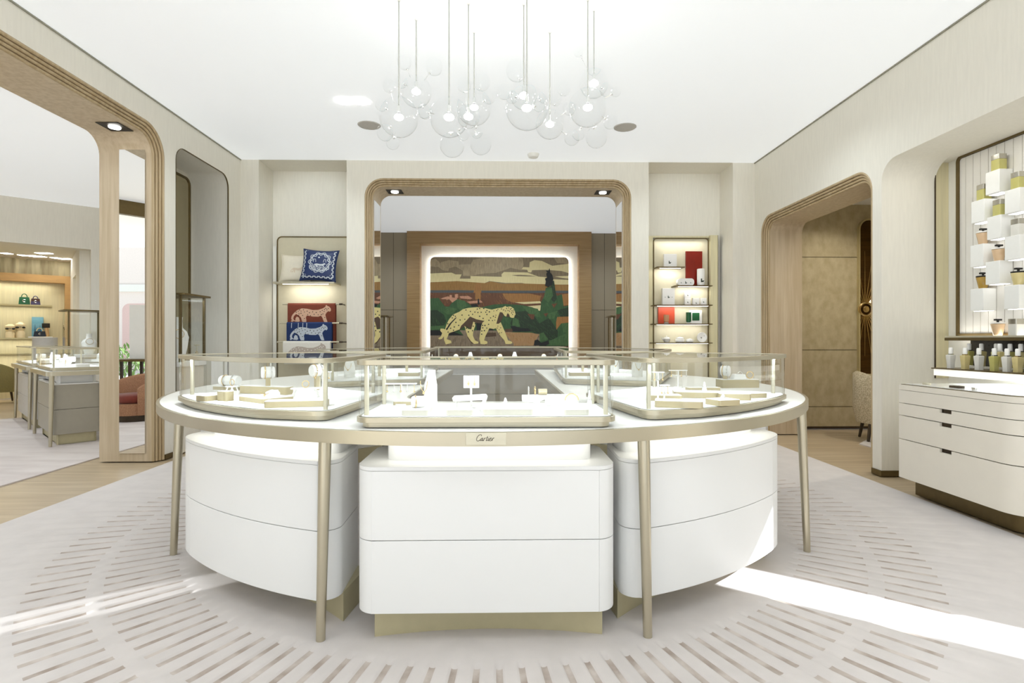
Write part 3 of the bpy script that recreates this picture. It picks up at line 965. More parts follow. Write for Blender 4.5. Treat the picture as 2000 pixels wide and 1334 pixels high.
SPOTS = [(355,800),(340,832),(285,905),(270,965),(380,812),(437,857),(385,888),(495,850),(462,798),(420,925),(365,945),(355,985),(510,735),(565,752),(592,788),(545,800),(620,760),(650,722),(658,765),(698,762),(680,812),(680,715),(730,716),(768,740),(768,790),(755,762),(800,758),(722,838),(815,832),(848,812),(795,862),(838,865),(868,860),(875,825),(790,912),(745,925),(715,925),(718,955),(705,995),(768,958),(705,1035),(738,990),(320,960),(288,1008),(880,800),(905,935),(895,958),(920,980),(940,955),(950,1015),(925,1020),(892,742),(905,725),(950,722),(975,735),(1000,745),(1012,715),(1040,710),(1060,725),(1080,745),(1050,748),(1030,740),(1070,715),(1095,760),(1075,770),(1085,790),(1100,735),(855,745),(625,900),(540,1005),(515,960),(590,990),(600,935)]
BACKLEG = [(490,930),(540,970),(575,975),(600,880),(625,890),(625,930),(600,1000),(595,1050),(620,1110),(665,1130),(660,1150),(610,1155),(570,1120),(530,1060),(510,1000)]


def blob(c, r, n=7, seed=0):
    rd = random.Random(seed)
    return [(c[0] + r * rd.uniform(0.7, 1.2) * math.cos(2 * PI * i / n), c[1] + r * rd.uniform(0.7, 1.2) * math.sin(2 * PI * i / n)) for i in range(n)]


# standing leopard of the blankets, in a 0..430 x 0..200 box (y down)
BLEO = [(36,100),(20,118),(8,140),(4,165),(12,178),(0,190),(14,200),(34,188),(50,196),(84,200),(100,190),(88,150),(66,140),(52,160),(50,186),(34,178),(26,160),(34,135),(56,112),(88,128),(112,152),(122,190),(132,204),(168,205),(170,180),(164,150),(176,128),(240,140),(300,142),(330,130),(345,150),(360,190),(372,204),(402,204),(398,188),(388,160),(378,120),(392,95),(410,80),(428,86),(440,72),(438,50),(420,30),(400,22),(392,12),(382,18),(380,32),(350,50),(300,66),(240,68),(180,54),(120,50),(70,70)]
BSP = [(60,92),(82,82),(96,68),(112,80),(140,66),(90,110),(112,104),(150,90),(180,80),(205,98),(240,88),(130,128),(185,118),(215,130),(256,116),(280,96),(300,120),(322,86),(345,72),(352,110),(335,118),(370,60),(384,50),(396,66),(410,50),(365,84),(84,130),(150,160),(372,150)]


def blanket(idx, label, body, leo, spotm, px, z0px, y, zdrop, extra=None):
    a, b = px
    p, q = atY(a, z0px, y), atY(b, z0px, y)
    X0_, X1_, zt_ = p[0], q[0], p[2] + 0.014
    t = thing('blanket', label, 'blanket', ((X0_ + X1_) / 2, y, zt_ - zdrop), 'blankets folded over the three rods')
    prof = []
    th = 0.016
    for s_, side in ((-1, 0), (1, 0)):
        pass
    o_ = [(-0.026, zt_ - zdrop), (-0.027, zt_ - 0.03), (-0.019, zt_ - 0.008), (0, zt_), (0.019, zt_ - 0.008), (0.027, zt_ - 0.03), (0.03, zt_ - zdrop - 0.02)]
    i_ = [(0.016, zt_ - zdrop - 0.02), (0.0135, zt_ - 0.03), (0.009, zt_ - 0.018), (0, zt_ - 0.0135), (-0.009, zt_ - 0.018), (-0.0135, zt_ - 0.03), (-0.012, zt_ - zdrop)]
    k = MB(); k.prism([(y + u_, z_) for u_, z_ in o_ + i_], X0_, X1_, 'x'); cl = k.build('cloth', body, t, ang=50)
    sc = (X1_ - X0_) * 0.84 / 440
    ox, oz = X0_ + (X1_ - X0_) * 0.07, zt_ - 0.012
    f = lambda v: (ox + v[0] * sc, oz - v[1] * sc)
    k = MB()
    k.prism([f(v) for v in BLEO], y - 0.0300, y - 0.0265, 'y', 0)
    for n_, s_ in enumerate(BSP):
        k.prism([f(v) for v in blob(s_, 6, 6, n_)], y - 0.0308, y - 0.0300, 'y', 1)
    if extra:
        for poly in extra:
            k.prism([f(v) for v in poly], y - 0.0290, y - 0.0265, 'y', 0)
    k.build('leopard_motif', [leo, spotm], t)


blanket(0, 'rust brown blanket with a pink spotted leopard on the top rod', mat('rust_wool', (120, 58, 40), 0.95, noise=0.06, nscale=(60, 60, 60)), mat('pink_wool', (226, 186, 158), 0.95, noise=0.03), mat('spot_brown', (52, 22, 14), 0.95, noise=0.05), (563, 656), 594, 7.64, 0.55)
blanket(1, 'navy blue blanket with a pale grey leopard on the middle rod', mat('navy_wool', (32, 52, 98), 0.95, noise=0.06, nscale=(60, 60, 60)), mat('grey_wool', (196, 204, 214), 0.95, noise=0.03), mat('spot_navy', (14, 18, 36), 0.95, noise=0.05), (561, 649), 631, 7.57, 0.42,
        [[(x, 0), (x + 7, 0), (x + 5, 60), (x - 2, 60)] for x in (20, 98, 150, 195)])
blanket(2, 'white blanket with a taupe leopard on the bottom rod', mat('white_wool', (232, 229, 220), 0.95, noise=0.03, nscale=(60, 60, 60)), mat('taupe_wool', (190, 178, 166), 0.95, noise=0.03), mat('spot_white', (238, 236, 230), 0.95, noise=0.02), (554, 646), 668, 7.50, 0.30)


def pillow(label, w, h, th, c, tilt, roll, m, deco, grp):
    t = thing('cushion', label, 'cushion', c, grp)
    def sf(u_, v_, side):
        e = (1 - u_ ** 4) * (1 - v_ ** 4)
        pin = 1 - 0.10 * (1 - v_ * v_) * abs(u_) ** 3
        pin2 = 1 - 0.10 * (1 - u_ * u_) * abs(v_) ** 3
        x = u_ * w / 2 * pin; z = v_ * h / 2 * pin2
        d = side * th / 2 * max(0, e) ** 0.45
        return (x, d, z)
    N = 20
    k = MB()
    for side in (-1, 1):
        vs = [sf(-1 + 2 * i / N, -1 + 2 * j / N, side) for j in range(N + 1) for i in range(N + 1)]
        k.add(vs, [(j * (N + 1) + i, j * (N + 1) + i + 1, (j + 1) * (N + 1) + i + 1, (j + 1) * (N + 1) + i) for j in range(N) for i in range(N)])
    R = Matrix.Translation(c) @ Matrix.Rotation(roll, 4, 'Y') @ Matrix.Rotation(tilt, 4, 'X')
    k.v = [tuple(R @ Vector(v)) for v in k.v]
    k.build('cover', m, t, ang=180)
    k = MB()
    edge = [sf(-1 + 2 * i / N, -1, 1) for i in range(N)] + [sf(1, -1 + 2 * i / N, 1) for i in range(N)] + [sf(1 - 2 * i / N, 1, 1) for i in range(N)] + [sf(-1, 1 - 2 * i / N, 1) for i in range(N + 1)]
    k.tube([tuple(R @ Vector(v)) for v in edge], 0.005, 6); k.build('piping', m, t)
    k = MB()
    def onto(p, o=0.0015):
        v = sf(p[0], p[1], -1); return tuple(R @ Vector((v[0], v[1] - o, v[2])))
    for kind, pts, wd in deco:
        wd = wd * 1.5
        if kind == 'line':
            n = len(pts)
            L, Rr = [], []
            for i in range(n):
                a = Vector(pts[max(i - 1, 0)]); b = Vector(pts[min(i + 1, n - 1)]); d = (b - a)
                d = Vector((-d.y, d.x)).normalized() * wd if d.length > 1e-6 else Vector((wd, 0))
                L.append(onto(Vector(pts[i]) + d)); Rr.append(onto(Vector(pts[i]) - d))
            vs = L + Rr
            k.add(vs, [(i, i + 1, n + i + 1, n + i) for i in range(n - 1)])
        else:
            tri = tessellate_polygon([[Vector((p[0], p[1], 0)) for p in pts]])
            k.add([onto(p) for p in pts], [tuple(q) for q in tri])
    return t, k


CZ = 2.057
cush_w = mat('ivory_satin', (240, 232, 212), 0.45, noise=0.03, sheen=0.2)
cush_b = mat('navy_silk', (34, 52, 98), 0.4, noise=0.05)
cush_p = mat('embroidery_pale', (206, 214, 218), 0.6, noise=0.04)
cush_t = mat('embroidery_beige', (228, 212, 186), 0.6, noise=0.04)
t, k = pillow('ivory cushion with a faint beige leopard, left on the shelf above the blankets', 0.44, 0.42, 0.10, (-2.93, 7.735, CZ + 0.210), math.radians(-12), 0, cush_w,
              [('poly', [(-0.25 + v[0] * 0.0018, 0.10 - v[1] * 0.0022) for v in BLEO], 0)], 'cushions on the shelf')
k.build('leopard_motif', cush_t, t)
deco = []
def wavy(cx, cy, rx, ry, n, amp, k_=80):
    return [(cx + (rx + amp * math.cos(n * 2 * PI * i / k_)) * math.cos(2 * PI * i / k_), cy + (ry + amp * math.cos(n * 2 * PI * i / k_)) * math.sin(2 * PI * i / k_)) for i in range(k_ + 1)]
deco += [('line', wavy(0.08, 0.12, 0.60, 0.62, 10, 0.06), 0.012), ('line', wavy(0.08, 0.12, 0.48, 0.50, 10, 0.06), 0.012)]
for i in range(34):
    a = 2 * PI * i / 34
    c = (0.08 + 0.54 * math.cos(a), 0.12 + 0.56 * math.sin(a))
    deco.append(('line', [(c[0] + 0.045 * math.cos(q) * (1 - q / 9), c[1] + 0.045 * math.sin(q) * (1 - q / 9)) for q in [j * 0.8 for j in range(8)]], 0.009))
for i in range(13):
    for cx_, vert in ((-0.82, 1), (0.86, 1)):
        cy_ = -0.8 + i * 0.13
        deco.append(('line', [(cx_ + 0.06 * math.sin(q) * (1 if i % 2 else -1), cy_ + 0.016 * q) for q in [j * 0.7 for j in range(10)]], 0.014))
    deco.append(('line', [(-0.8 + i * 0.13 + 0.016 * q, -0.82 + 0.06 * math.sin(q) * (1 if i % 2 else -1)) for q in [j * 0.7 for j in range(10)]], 0.014))
deco.append(('line', [(-0.68, 0.9), (-0.68, -0.68), (0.74, -0.68), (0.74, 0.9)], 0.008))
deco.append(('poly', [(0.0 + 0.05 * math.cos(a), 0.42 + 0.05 * math.sin(a)) for a in [j * PI / 6 for j in range(12)]], 0))
deco.append(('poly', [(-0.30 + v[0] * 0.0016, 0.10 - v[1] * 0.0014) for v in BLEO], 0))
for xx in (-0.22, 0.34):
    deco.append(('line', [(xx + 0.07 * math.cos(a), 0.12 + 0.2 * math.sin(a)) for a in [j * PI / 10 for j in range(11)]], 0.009))
for i in range(9):
    for rr_ in (0.12, 0.22, 0.32):
        for cx_ in (-0.16, 0.30):
            a0_ = PI + i * PI / 9
            deco.append(('line', [(cx_ + rr_ * math.cos(a0_ + j * 0.07), -0.12 + rr_ * 0.95 * math.sin(a0_ + j * 0.07)) for j in range(4)], 0.016))
t, k = pillow('navy cushion embroidered with a pale leopard scene, right on the shelf', 0.50, 0.47, 0.12, (-2.545, 7.585, CZ + 0.236), math.radians(-12), math.radians(3), cush_b, deco, 'cushions on the shelf')
k.build('embroidery', cush_p, t)

# ------------------------------------------------------------------ porcelain shelves (recess on the other side of the arch)
u = thing('display_unit', 'framed cream display panel with five lit shelves of porcelain', 'display unit', (2.62, YR, 0))
a0 = atY(1276, 465, 7.80); a1 = atY(1384, 465, 7.80)
out = rpoly([(a0[0], 0.05), (a1[0], 0.05), (a1[0], a1[2]), (a0[0], a0[2])], [0, 0, 0.05, 0.05])
k = MB(); k.prism(offset(ccw(out), -0.01), YR - 0.035, YR - 0.002, 'y'); k.build('back_panel', M['panel'], u)
k = MB(); k.ring(ccw(out), offset(ccw(out), -0.012), YR - 0.045, YR - 0.002, 'y'); k.build('frame', M['bronze'], u)
k = MB(); k.box(2.04, a0[0] - 0.004, YR - 0.035, YR - 0.002, 0.05, 2.77); k.box(a1[0] + 0.004, 3.14, YR - 0.10, YR - 0.002, 0.05, 2.77); k.box(a0[0] - 0.004, a1[0] + 0.004, YR - 0.035, YR - 0.002, a1[2] + 0.004, 2.77)
k.build('surround', M['silk'], u)
k = MB(); k.box(3.14, 3.146, YR - 0.10, YR - 0.002, 0.05, 2.77); k.build('edge', M['bronze'], u)
SH = [(1286, 1338, 520.5), (1322, 1392, 557), (1281, 1392, 595), (1280, 1392, 632), (1279, 1392, 669)]
SZ = []
for i, (a, b, c) in enumerate(SH):
    p, q = atY(a, c, 7.60), atY(b, c, 7.60)
    k = MB(); k.prism([(p[0], 7.60), (q[0], 7.60), (q[0], 7.80), (p[0] - 0.02, 7.80), (p[0] - 0.02, 7.64)], p[2] - 0.014, p[2]); sh = k.build('shelf', M['bronze'], u, bevel=0.002)
    k = MB(); k.box(p[0] + 0.04, q[0] - 0.04, 7.66, 7.675, p[2] - 0.019, p[2] - 0.014); k.build('led_strip', M['ledw'], sh)
    area((p[0] + q[0]) / 2, 7.68, p[2] - 0.025, (q[0] - p[0]) * 0.8, 0.02, 1.1, WARM, aim=(0, 0.4, -1))
    SZ.append(p[2])
area(2.6, 7.72, 2.70, 0.7, 0.03, 1.4, WARM)


def bird(k, x, z, y, s=1.0, mi=0):
    k.prism([(x - 0.016 * s, z), (x - 0.016 * s, z + 0.04 * s), (x - 0.004 * s, z + 0.042 * s), (x - 0.002 * s, z + 0.018 * s), (x + 0.022 * s, z + 0.022 * s), (x + 0.010 * s, z + 0.002 * s)], y - 0.001, y, 'y', mi)


MKG = mat('mark_grey_green', (70, 78, 66), 0.6, noise=0.1)
porc = mat('porcelain', (250, 248, 244), 0.25, noise=0.01)


def shelf_box(name, cat, label, px0, px1, py0, zi, y=7.70, d=0.06, mk=None, grp='white boxes on the porcelain shelves', m=None, bz=None):
    z0 = SZ[zi] if bz is None else bz
    p, q = atY(px0, py0, y), atY(px1, py0, y)
    t = thing(name, label, cat, ((p[0] + q[0]) / 2, y, z0), grp)
    k = MB(); k.box(p[0], q[0], y, y + d, z0 + 0.0005, q[2]); k.build('body', m or porc, t, bevel=0.003)
    k = MB()
    for (fx, fz, s) in (mk or []):
        bird(k, p[0] + (q[0] - p[0]) * fx, z0 + (q[2] - z0) * fz, y - 0.0005, s)
    if mk: k.build('mark', MKG, t)
    return t, q[2]


shelf_box('gift_box', 'box', 'square white box with a dark bird mark alone on the top shelf', 1297, 1322, 496, 0, mk=[(0.45, 0.28, 1.0)])
t = thing('oval_box', 'long rounded white box lying on the second shelf', 'box', (atY(1339, 550, 7.68)[0], 7.68, SZ[1]), 'white boxes on the porcelain shelves')
p, q = atY(1323, 544, 7.68), atY(1355, 556, 7.68)
k = MB(); k.prism(rpoly(rect(p[0], q[0], SZ[1] + 0.0005, p[2]), 0.043, 8), 7.66, 7.74, 'y'); k.build('body', porc, t, bevel=0.003)
k = MB(); bird(k, (p[0] + q[0]) / 2, SZ[1] + 0.03, 7.6595, 0.8); bird(k, p[0] + 0.05, SZ[1] + 0.035, 7.6595, 0.4); bird(k, q[0] - 0.05, SZ[1] + 0.035, 7.6595, 0.4); k.build('mark', MKG, t)
t = thing('vase', 'tall white cylindrical vase before the dark red panel', 'vase', (atY(1370, 550, 7.66)[0], 7.66, SZ[1]))
p = atY(1370, 525, 7.66); k = MB(); k.lathe([(0.045, 0.0005), (0.05, 0.008), (0.05, 0.018), (0.055, 0.03), (0.055, p[2] - SZ[1] - 0.005), (0.05, p[2] - SZ[1])], (p[0], 7.68, SZ[1]), 24); k.build('body', porc, t)
k = MB(); bird(k, p[0], SZ[1] + 0.045, 7.624, 1.3); k.build('mark', MKG, t)
p, q = atY(1339, 491, 7.79), atY(1371, 555, 7.79)
k = MB(); k.box(p[0], q[0], 7.775, 7.80, SZ[1] + 0.0005, p[2]); tag(k.build('lacquer_panel', M['red'], bevel=0.001), 'tall dark red glossy panel leaning behind the white vase', 'panel')
shelf_box('gift_box', 'box', 'tall upright white box with three small marks on the third shelf', 1294, 1318, 563, 2, mk=[(0.5, 0.42, 0.8), (0.22, 0.45, 0.3), (0.78, 0.45, 0.3)])
_, zz = shelf_box('candle_box', 'box', 'white candle cube at the bottom of the stacked pair', 1338, 1349, 581.5, 2, mk=[(0.5, 0.3, 0.5)])
shelf_box('candle_box', 'box', 'white candle cube on top of the stacked pair', 1338, 1349, 570, 2, mk=[(0.5, 0.3, 0.5)], bz=zz)
shelf_box('candle_box', 'box', 'single white candle cube next to the stacked pair', 1354, 1366, 582, 2, mk=[(0.5, 0.2, 0.5)])
shelf_box('candle_box', 'box', 'single white candle cube at the end of the third shelf', 1369, 1380, 582, 2, mk=[(0.5, 0.35, 0.5)])
p, q = atY(1285, 600, 7.79), atY(1317, 629, 7.79)
k = MB(); k.box(p[0], q[0], 7.775, 7.80, SZ[3] + 0.0005, p[2]); tag(k.build('lacquer_panel', M['orange'], bevel=0.001), 'square orange red panel leaning behind a glass candle', 'panel')
for (cx_, cy_, top_, m_, lab) in ((1301.5, 7.66, 615, M['orange'], 'small glass candle in front of the orange red panel'), (1345, 7.66, 610, M['green'], 'green glass candle in front of the framed green print')):
    p = atY(cx_, top_, cy_); h = p[2] - SZ[3]
    t = thing('candle', lab, 'candle', (p[0], cy_, SZ[3]), 'glass candles on the porcelain shelves')
    k = MB(); k.lathe([(0.03, 0.0005), (0.038, 0.012), (0.02, 0.02)], (p[0], cy_, SZ[3]), 20); k.build('foot', porc, t)
    k = MB(); k.lathe([(0.018, 0.018), (0.036, 0.03), (0.038, h)], (p[0], cy_, SZ[3]), 20); k.build('jar', mat('candle_jar', (200, 150, 110) if m_ is M['orange'] else (24, 88, 50), 0.2, noise=0.05), t)
t, _ = shelf_box('framed_print', 'framed print', 'white framed print with a green centre on the fourth shelf', 1347, 1371, 606, 3, y=7.73, d=0.02, grp=None)
p, q = atY(1352, 611, 7.73), atY(1366, 626, 7.73)
k = MB(); k.box(p[0], q[0], 7.728, 7.73, q[2], p[2]); k.build('print', M['green'], t)
p5 = SZ[4]
p = atY(1302, 660, 7.68); t = thing('teapot', 'small white teapot on the lowest visible shelf', 'teapot', (p[0], 7.68, p5))
k = MB(); k.lathe([(0.03, 0.0005), (0.045, 0.03), (0.05, 0.055), (0.035, 0.075), (0.006, 0.08), (0.01, 0.09), (0.004, 0.095)], (p[0], 7.68, p5), 20); k.build('body', porc, t)
k = MB(); k.tube([(p[0] - 0.04, 7.68, p5 + 0.035), (p[0] - 0.06, 7.68, p5 + 0.05), (p[0] - 0.068, 7.68, p5 + 0.075)], [0.009, 0.007, 0.005], 8); k.build('spout', porc, t)
for cx_, h, lab in ((1328, 0.085, 'larger lidded white dish beside the teapot'), (1347, 0.06, 'smaller lidded white dish between the larger dish and the plate')):
    p = atY(cx_, 660, 7.68); r = 0.062 if h > 0.07 else 0.055
    t = thing('lidded_dish', lab, 'dish', (p[0], 7.68, p5), 'lidded dishes on the lowest visible shelf')
    k = MB(); k.lathe([(r * 0.8, 0.0005), (r, 0.012), (r, h * 0.55), (r * 0.95, h * 0.6)], (p[0], 7.68, p5), 24); k.build('bowl', porc, t)
    k = MB(); k.lathe([(r * 0.9, h * 0.62), (r * 0.9, h * 0.75), (r * 0.4, h * 0.9), (0.006, h * 0.92), (0.008, h)], (p[0], 7.68, p5), 24); k.build('lid', porc, t)
p = atY(1371, 657, 7.72); t = thing('plate', 'round white plate standing upright at the end of the lowest shelf', 'plate', (p[0], 7.72, p5))
k = MB(); k.lathe([(0.02, 0.006), (0.05, 0.0), (0.072, -0.006), (0.074, -0.002), (0.05, 0.008), (0.02, 0.012)], (p[0], 7.72, p5 + 0.075), 28, ax='y'); k.build('body', porc, t)
k = MB(); bird(k, p[0] - 0.01, p5 + 0.06, 7.712, 0.5); bird(k, p[0] + 0.03, p5 + 0.09, 7.712, 0.3); k.build('mark', MKG, t)
k = MB(); k.prism([(p[0] - 0.04, 7.70), (p[0] + 0.04, 7.70), (p[0] + 0.04, 7.76), (p[0] - 0.04, 7.76)], p5 + 0.0003, p5 + 0.004); k.build('stand', M['champm'], t)

# ------------------------------------------------------------------ back room with the mural
mb = MB()
mb.box(-4.2, -2.112, 12.26, 12.5, 0, CEIL); mb.box(2.034, 4.2, 12.26, 12.5, 0, CEIL)
mb.box(-4.3, -4.2, 7.87, 12.5, 0, CEIL); mb.box(4.2, 4.3, 7.95, 12.5, 0, CEIL)
struct(mb.build('wall_back_room', M['greyw']))
mb = MB()
for xx in (-2.45, 2.36):
    mb.box(xx - 0.003, xx + 0.003, 12.256, 12.26, 0, CEIL)
mb.box(-4.2, -2.112, 12.256, 12.26, 1.93, 1.935); mb.box(2.034, 4.2, 12.256, 12.26, 1.93, 1.935)
struct(mb.build('trim_6', M['dark']))
mb = MB()
mb.prism([(-2.112, 0), (-1.826, 0), (-1.826, 3.405), (1.756, 3.405), (1.756, 0), (2.034, 0), (2.034, CEIL), (-2.112, CEIL)], 12.08, 12.34, 'y')
struct(mb.build('trim_7', M['woodd']))
mb = MB(); mb.box(-2.1, 2.03, 12.34, 12.5, 0, CEIL)
struct(mb.build('wall_mural_recess', M['muralw']))

YM = 12.26
mural = thing('mural', 'large marquetry picture of a spotted leopard walking through green hills', 'picture', (-0.036, YM, 0.85))
A_ = lambda x, y: (830 + x * 0.15740, 490 + y * 0.15740)
def mp(x, y):
    a, b = A_(x, y); q = atY(a, b, YM); return (q[0], q[2])
MXR = 1779 + 5  # right edge in the sketch frame
def art(name, c, c2=None, ns=(60, 1, 6)):
    return mat(name, c, 0.5, nscale=ns, col2=c2 or tuple(int(v * 0.86) for v in c), noise=0.1)
MM = dict(
    tan=art('straw_tan', (142, 126, 98)), sand=art('straw_sand', (178, 160, 126)), cream=art('straw_cream', (226, 213, 162), (216, 202, 150)),
    ochre=art('straw_ochre', (160, 122, 64), (140, 102, 50)), blue=art('straw_slate', (84, 90, 92)), rust=art('straw_rust', (112, 72, 46), (92, 56, 34)),
    orange=art('straw_orange', (168, 118, 62)), pink=art('straw_pink', (206, 152, 122)), green=art('straw_green', (62, 98, 56), (44, 76, 42)), dgreen=art('straw_dark_green', (42, 60, 38), (32, 48, 30)),
    mgreen=art('straw_mid_green', (78, 112, 66), (60, 92, 52)), taupe=art('straw_taupe', (146, 128, 104)), brown=art('straw_brown', (92, 70, 50)), ink=art('straw_ink', (26, 28, 28)),
    leo=art('straw_leopard', (230, 214, 146), (224, 206, 136)), wheat=art('straw_wheat', (180, 142, 98), (160, 122, 80)))
LAY = [
    ('sand', [[(66,115),(130,98),(180,140),(200,195),(130,200),(66,190)], [(170,200),(200,140),(300,115),(415,130),(425,180),(300,215),(290,250),(220,240)],
              [(370,190),(440,170),(570,165),(600,110),(700,90),(1090,80),(1210,90),(1225,170),(1200,240),(1060,210),(1010,230),(880,272),(730,280),(570,310),(470,310),(470,245),(400,205)],
              [(1600,85),(1740,82),(1770,120),(1780,160),(1640,150)]]),
    ('cream', [[(66,280),(330,270),(380,292),(455,292),(430,345),(565,345),(565,312),(953,322),(950,290),(980,262),(1270,268),(1410,320),(1500,326),(1560,330),(1560,420),(1290,415),(1200,398),(1000,398),(800,375),(740,400),(600,390),(400,375),(66,390)],
               [(1200,230),(1220,200),(1295,205),(1300,140),(1360,115),(1450,125),(1580,185),(1782,160),(1782,275),(1690,250),(1500,235),(1330,240),(1318,268),(1280,265),(1270,235)],
               [(1610,318),(1782,310),(1782,345),(1700,335)], [(1580,352),(1782,360),(1782,418),(1580,418)]]),
    ('tan', [[(1075,302),(1180,296),(1300,305),(1390,318),(1150,314)]]),
    ('ochre', [[(66,392),(400,376),(600,390),(740,400),(820,380),(960,408),(1200,405),(1782,422),(1782,497),(66,492)]]),
    ('blue', [[(66,490),(400,488),(700,494),(1100,494),(1782,495),(1782,528),(1250,530),(1000,520),(700,522),(66,525)]]),
    ('rust', [[(66,520),(700,520),(950,524),(1782,524),(1782,760),(66,760)]]),
    ('orange', [[(960,530),(1300,530),(1440,560),(1420,640),(1080,640),(1000,600)], [(1700,540),(1782,530),(1782,672),(1720,680)], [(600,520),(640,400),(690,400),(700,520)]]),
    ('cream', [[(1110,640),(1430,625),(1440,650),(1230,660)], [(1230,690),(1460,672),(1425,745),(1340,712)]]),
    ('pink', [[(200,590),(280,565),(400,590),(390,640),(340,640),(300,600),(230,620)], [(430,562),(540,560),(590,590),(560,600),(440,590)], [(520,630),(690,612),(720,640),(560,655)], [(305,548),(335,548),(335,585),(305,585)], [(372,540),(412,535),(412,585),(372,585)]]),
    ('orange', [[(625,440),(690,440),(692,605),(625,605)]]),
    ('green', [[(66,590),(170,585),(200,620),(260,690),(330,650),(400,600),(520,640),(590,690),(700,700),(860,665),(1000,660),(1200,672),(1330,700),(1430,750),(1440,640),(1480,560),(1500,460),(1560,440),(1640,560),(1700,540),(1720,690),(1782,680),(1782,1180),(66,1180)]]),
    ('dgreen', [[(66,740),(150,735),(230,790),(265,870),(240,925),(66,960)], [(1110,760),(1250,745),(1350,800),(1420,900),(1540,830),(1650,1000),(1640,1110),(1380,1100),(1340,1000),(1120,1005),(1060,900)], [(1560,380),(1600,370),(1635,600),(1600,640),(1560,600)], [(1630,740),(1782,700),(1782,860),(1690,830)]]),
    ('mgreen', [[(70,935),(230,925),(260,960),(70,988)], [(260,690),(400,720),(350,780),(280,790),(240,760)], [(400,600),(500,620),(520,690),(440,740),(400,700)], [(1090,820),(1160,850),(1180,940),(1080,950)], [(1200,680),(1400,720),(1440,830),(1300,790)], [(1500,480),(1570,460),(1590,560),(1530,640),(1470,590)], [(1520,780),(1650,740),(1600,840),(1540,850)], [(1380,1040),(1470,1010),(1530,1100),(1400,1130)], [(1700,900),(1782,880),(1782,1020),(1720,1010)], [(1540,1120),(1782,1010),(1782,1175),(1540,1175)]]),
    ('rust', [[(180,600),(260,600),(330,650),(300,690),(250,690)], [(1270,780),(1360,790),(1350,850),(1320,850)], [(1470,780),(1530,770),(1500,820)], [(1570,660),(1640,650),(1600,710)]]),
    ('orange', [[(1640,820),(1782,815),(1782,890),(1690,900),(1630,980),(1625,890)]]),
    ('ink', [[(66,985),(300,985),(480,1050),(300,1055),(66,1050)], [(640,880),(800,895),(860,1000),(640,990)], [(1545,215),(1555,270),(1580,300),(1592,350),(1575,420),(1530,450),(1490,430),(1500,380),(1490,345),(1515,330),(1505,285),(1520,270),(1500,245),(1530,250)], [(655,600),(668,590),(680,660),(655,665)], [(1060,935),(1110,930),(1180,960),(1280,960),(1320,995),(1090,1000)], [(570,665),(640,660),(665,690),(580,695)]]),
    ('taupe', [[(66,1050),(480,1050),(430,985),(1000,990),(1080,1010),(1420,1030),(1420,1190),(66,1190)]]),
    ('wheat', [[(990,1010),(1320,1015),(1415,1040),(1370,1110),(1350,1165),(1100,1150),(1020,1060)], [(1350,1165),(1370,1110),(1340,1175),(1100,1178),(1100,1150)]]),
    ('brown', [[(760,1015),(880,1015),(885,1060),(750,1070)], [(990,970),(1080,965),(1090,1005),(1000,1005)]]),
    ('ink', [[(1360,1110),(1400,1100),(1440,1140),(1530,1110),(1540,1150),(1500,1175),(1350,1172)]]),
    ('brown', [[(560,815),(640,850),(745,870),(710,900),(630,895),(600,880),(580,975),(500,930),(440,975),(360,1005),(285,1035),(440,930)], [(915,765),(960,755),(985,775),(940,880),(905,915),(870,918),(900,850)], [(1000,790),(1050,770),(1050,815),(1020,825)], [(525,1050),(570,1110),(610,1150),(580,1150),(530,1080)]]),
    ('leo', [BACKLEG]), ('leo', [LEO]),
]
keys = list(MM)
pb = MB()
pxl, pxr = mp(64, 0)[0], mp(MXR, 0)[0]
ptop = mp(0, 74)[1]
outl = rpoly([(pxl, 0.85), (pxr, 0.85), (pxr, ptop), (pxl, ptop)], [0.0, 0.0, 0.11, 0.11])
pb.prism(outl, YM, YM + 0.03, 'y')
pb.build('panel', MM['tan'], mural)
mb = MB()
for i, (key, polys) in enumerate(LAY):
    for jj, pp in enumerate(polys):
        mb.prism([mp(*v) for v in pp], YM - 0.0012 * (i + 1) - 0.00004 * jj, YM - 0.0, 'y', keys.index(key))
dp = YM - 0.0012 * (len(LAY) + 1)
def inside(p, poly):
    c = False
    for i_ in range(len(poly)):
        (x1_, y1_), (x2_, y2_) = poly[i_ - 1], poly[i_]
        if (y1_ > p[1]) != (y2_ > p[1]) and p[0] < (x2_ - x1_) * (p[1] - y1_) / (y2_ - y1_) + x1_:
            c = not c
    return c
rs_ = random.Random(3)
ALT = dict(green=('mgreen', 1.0), dgreen=('green', 0.9), mgreen=('green', -0.9), ochre=('orange', 1.1), rust=('orange', 1.2), orange=('ochre', 1.1), tan=('brown', 1.4), taupe=('brown', 1.5), wheat=('orange', 0.7), sand=('tan', 1.35))
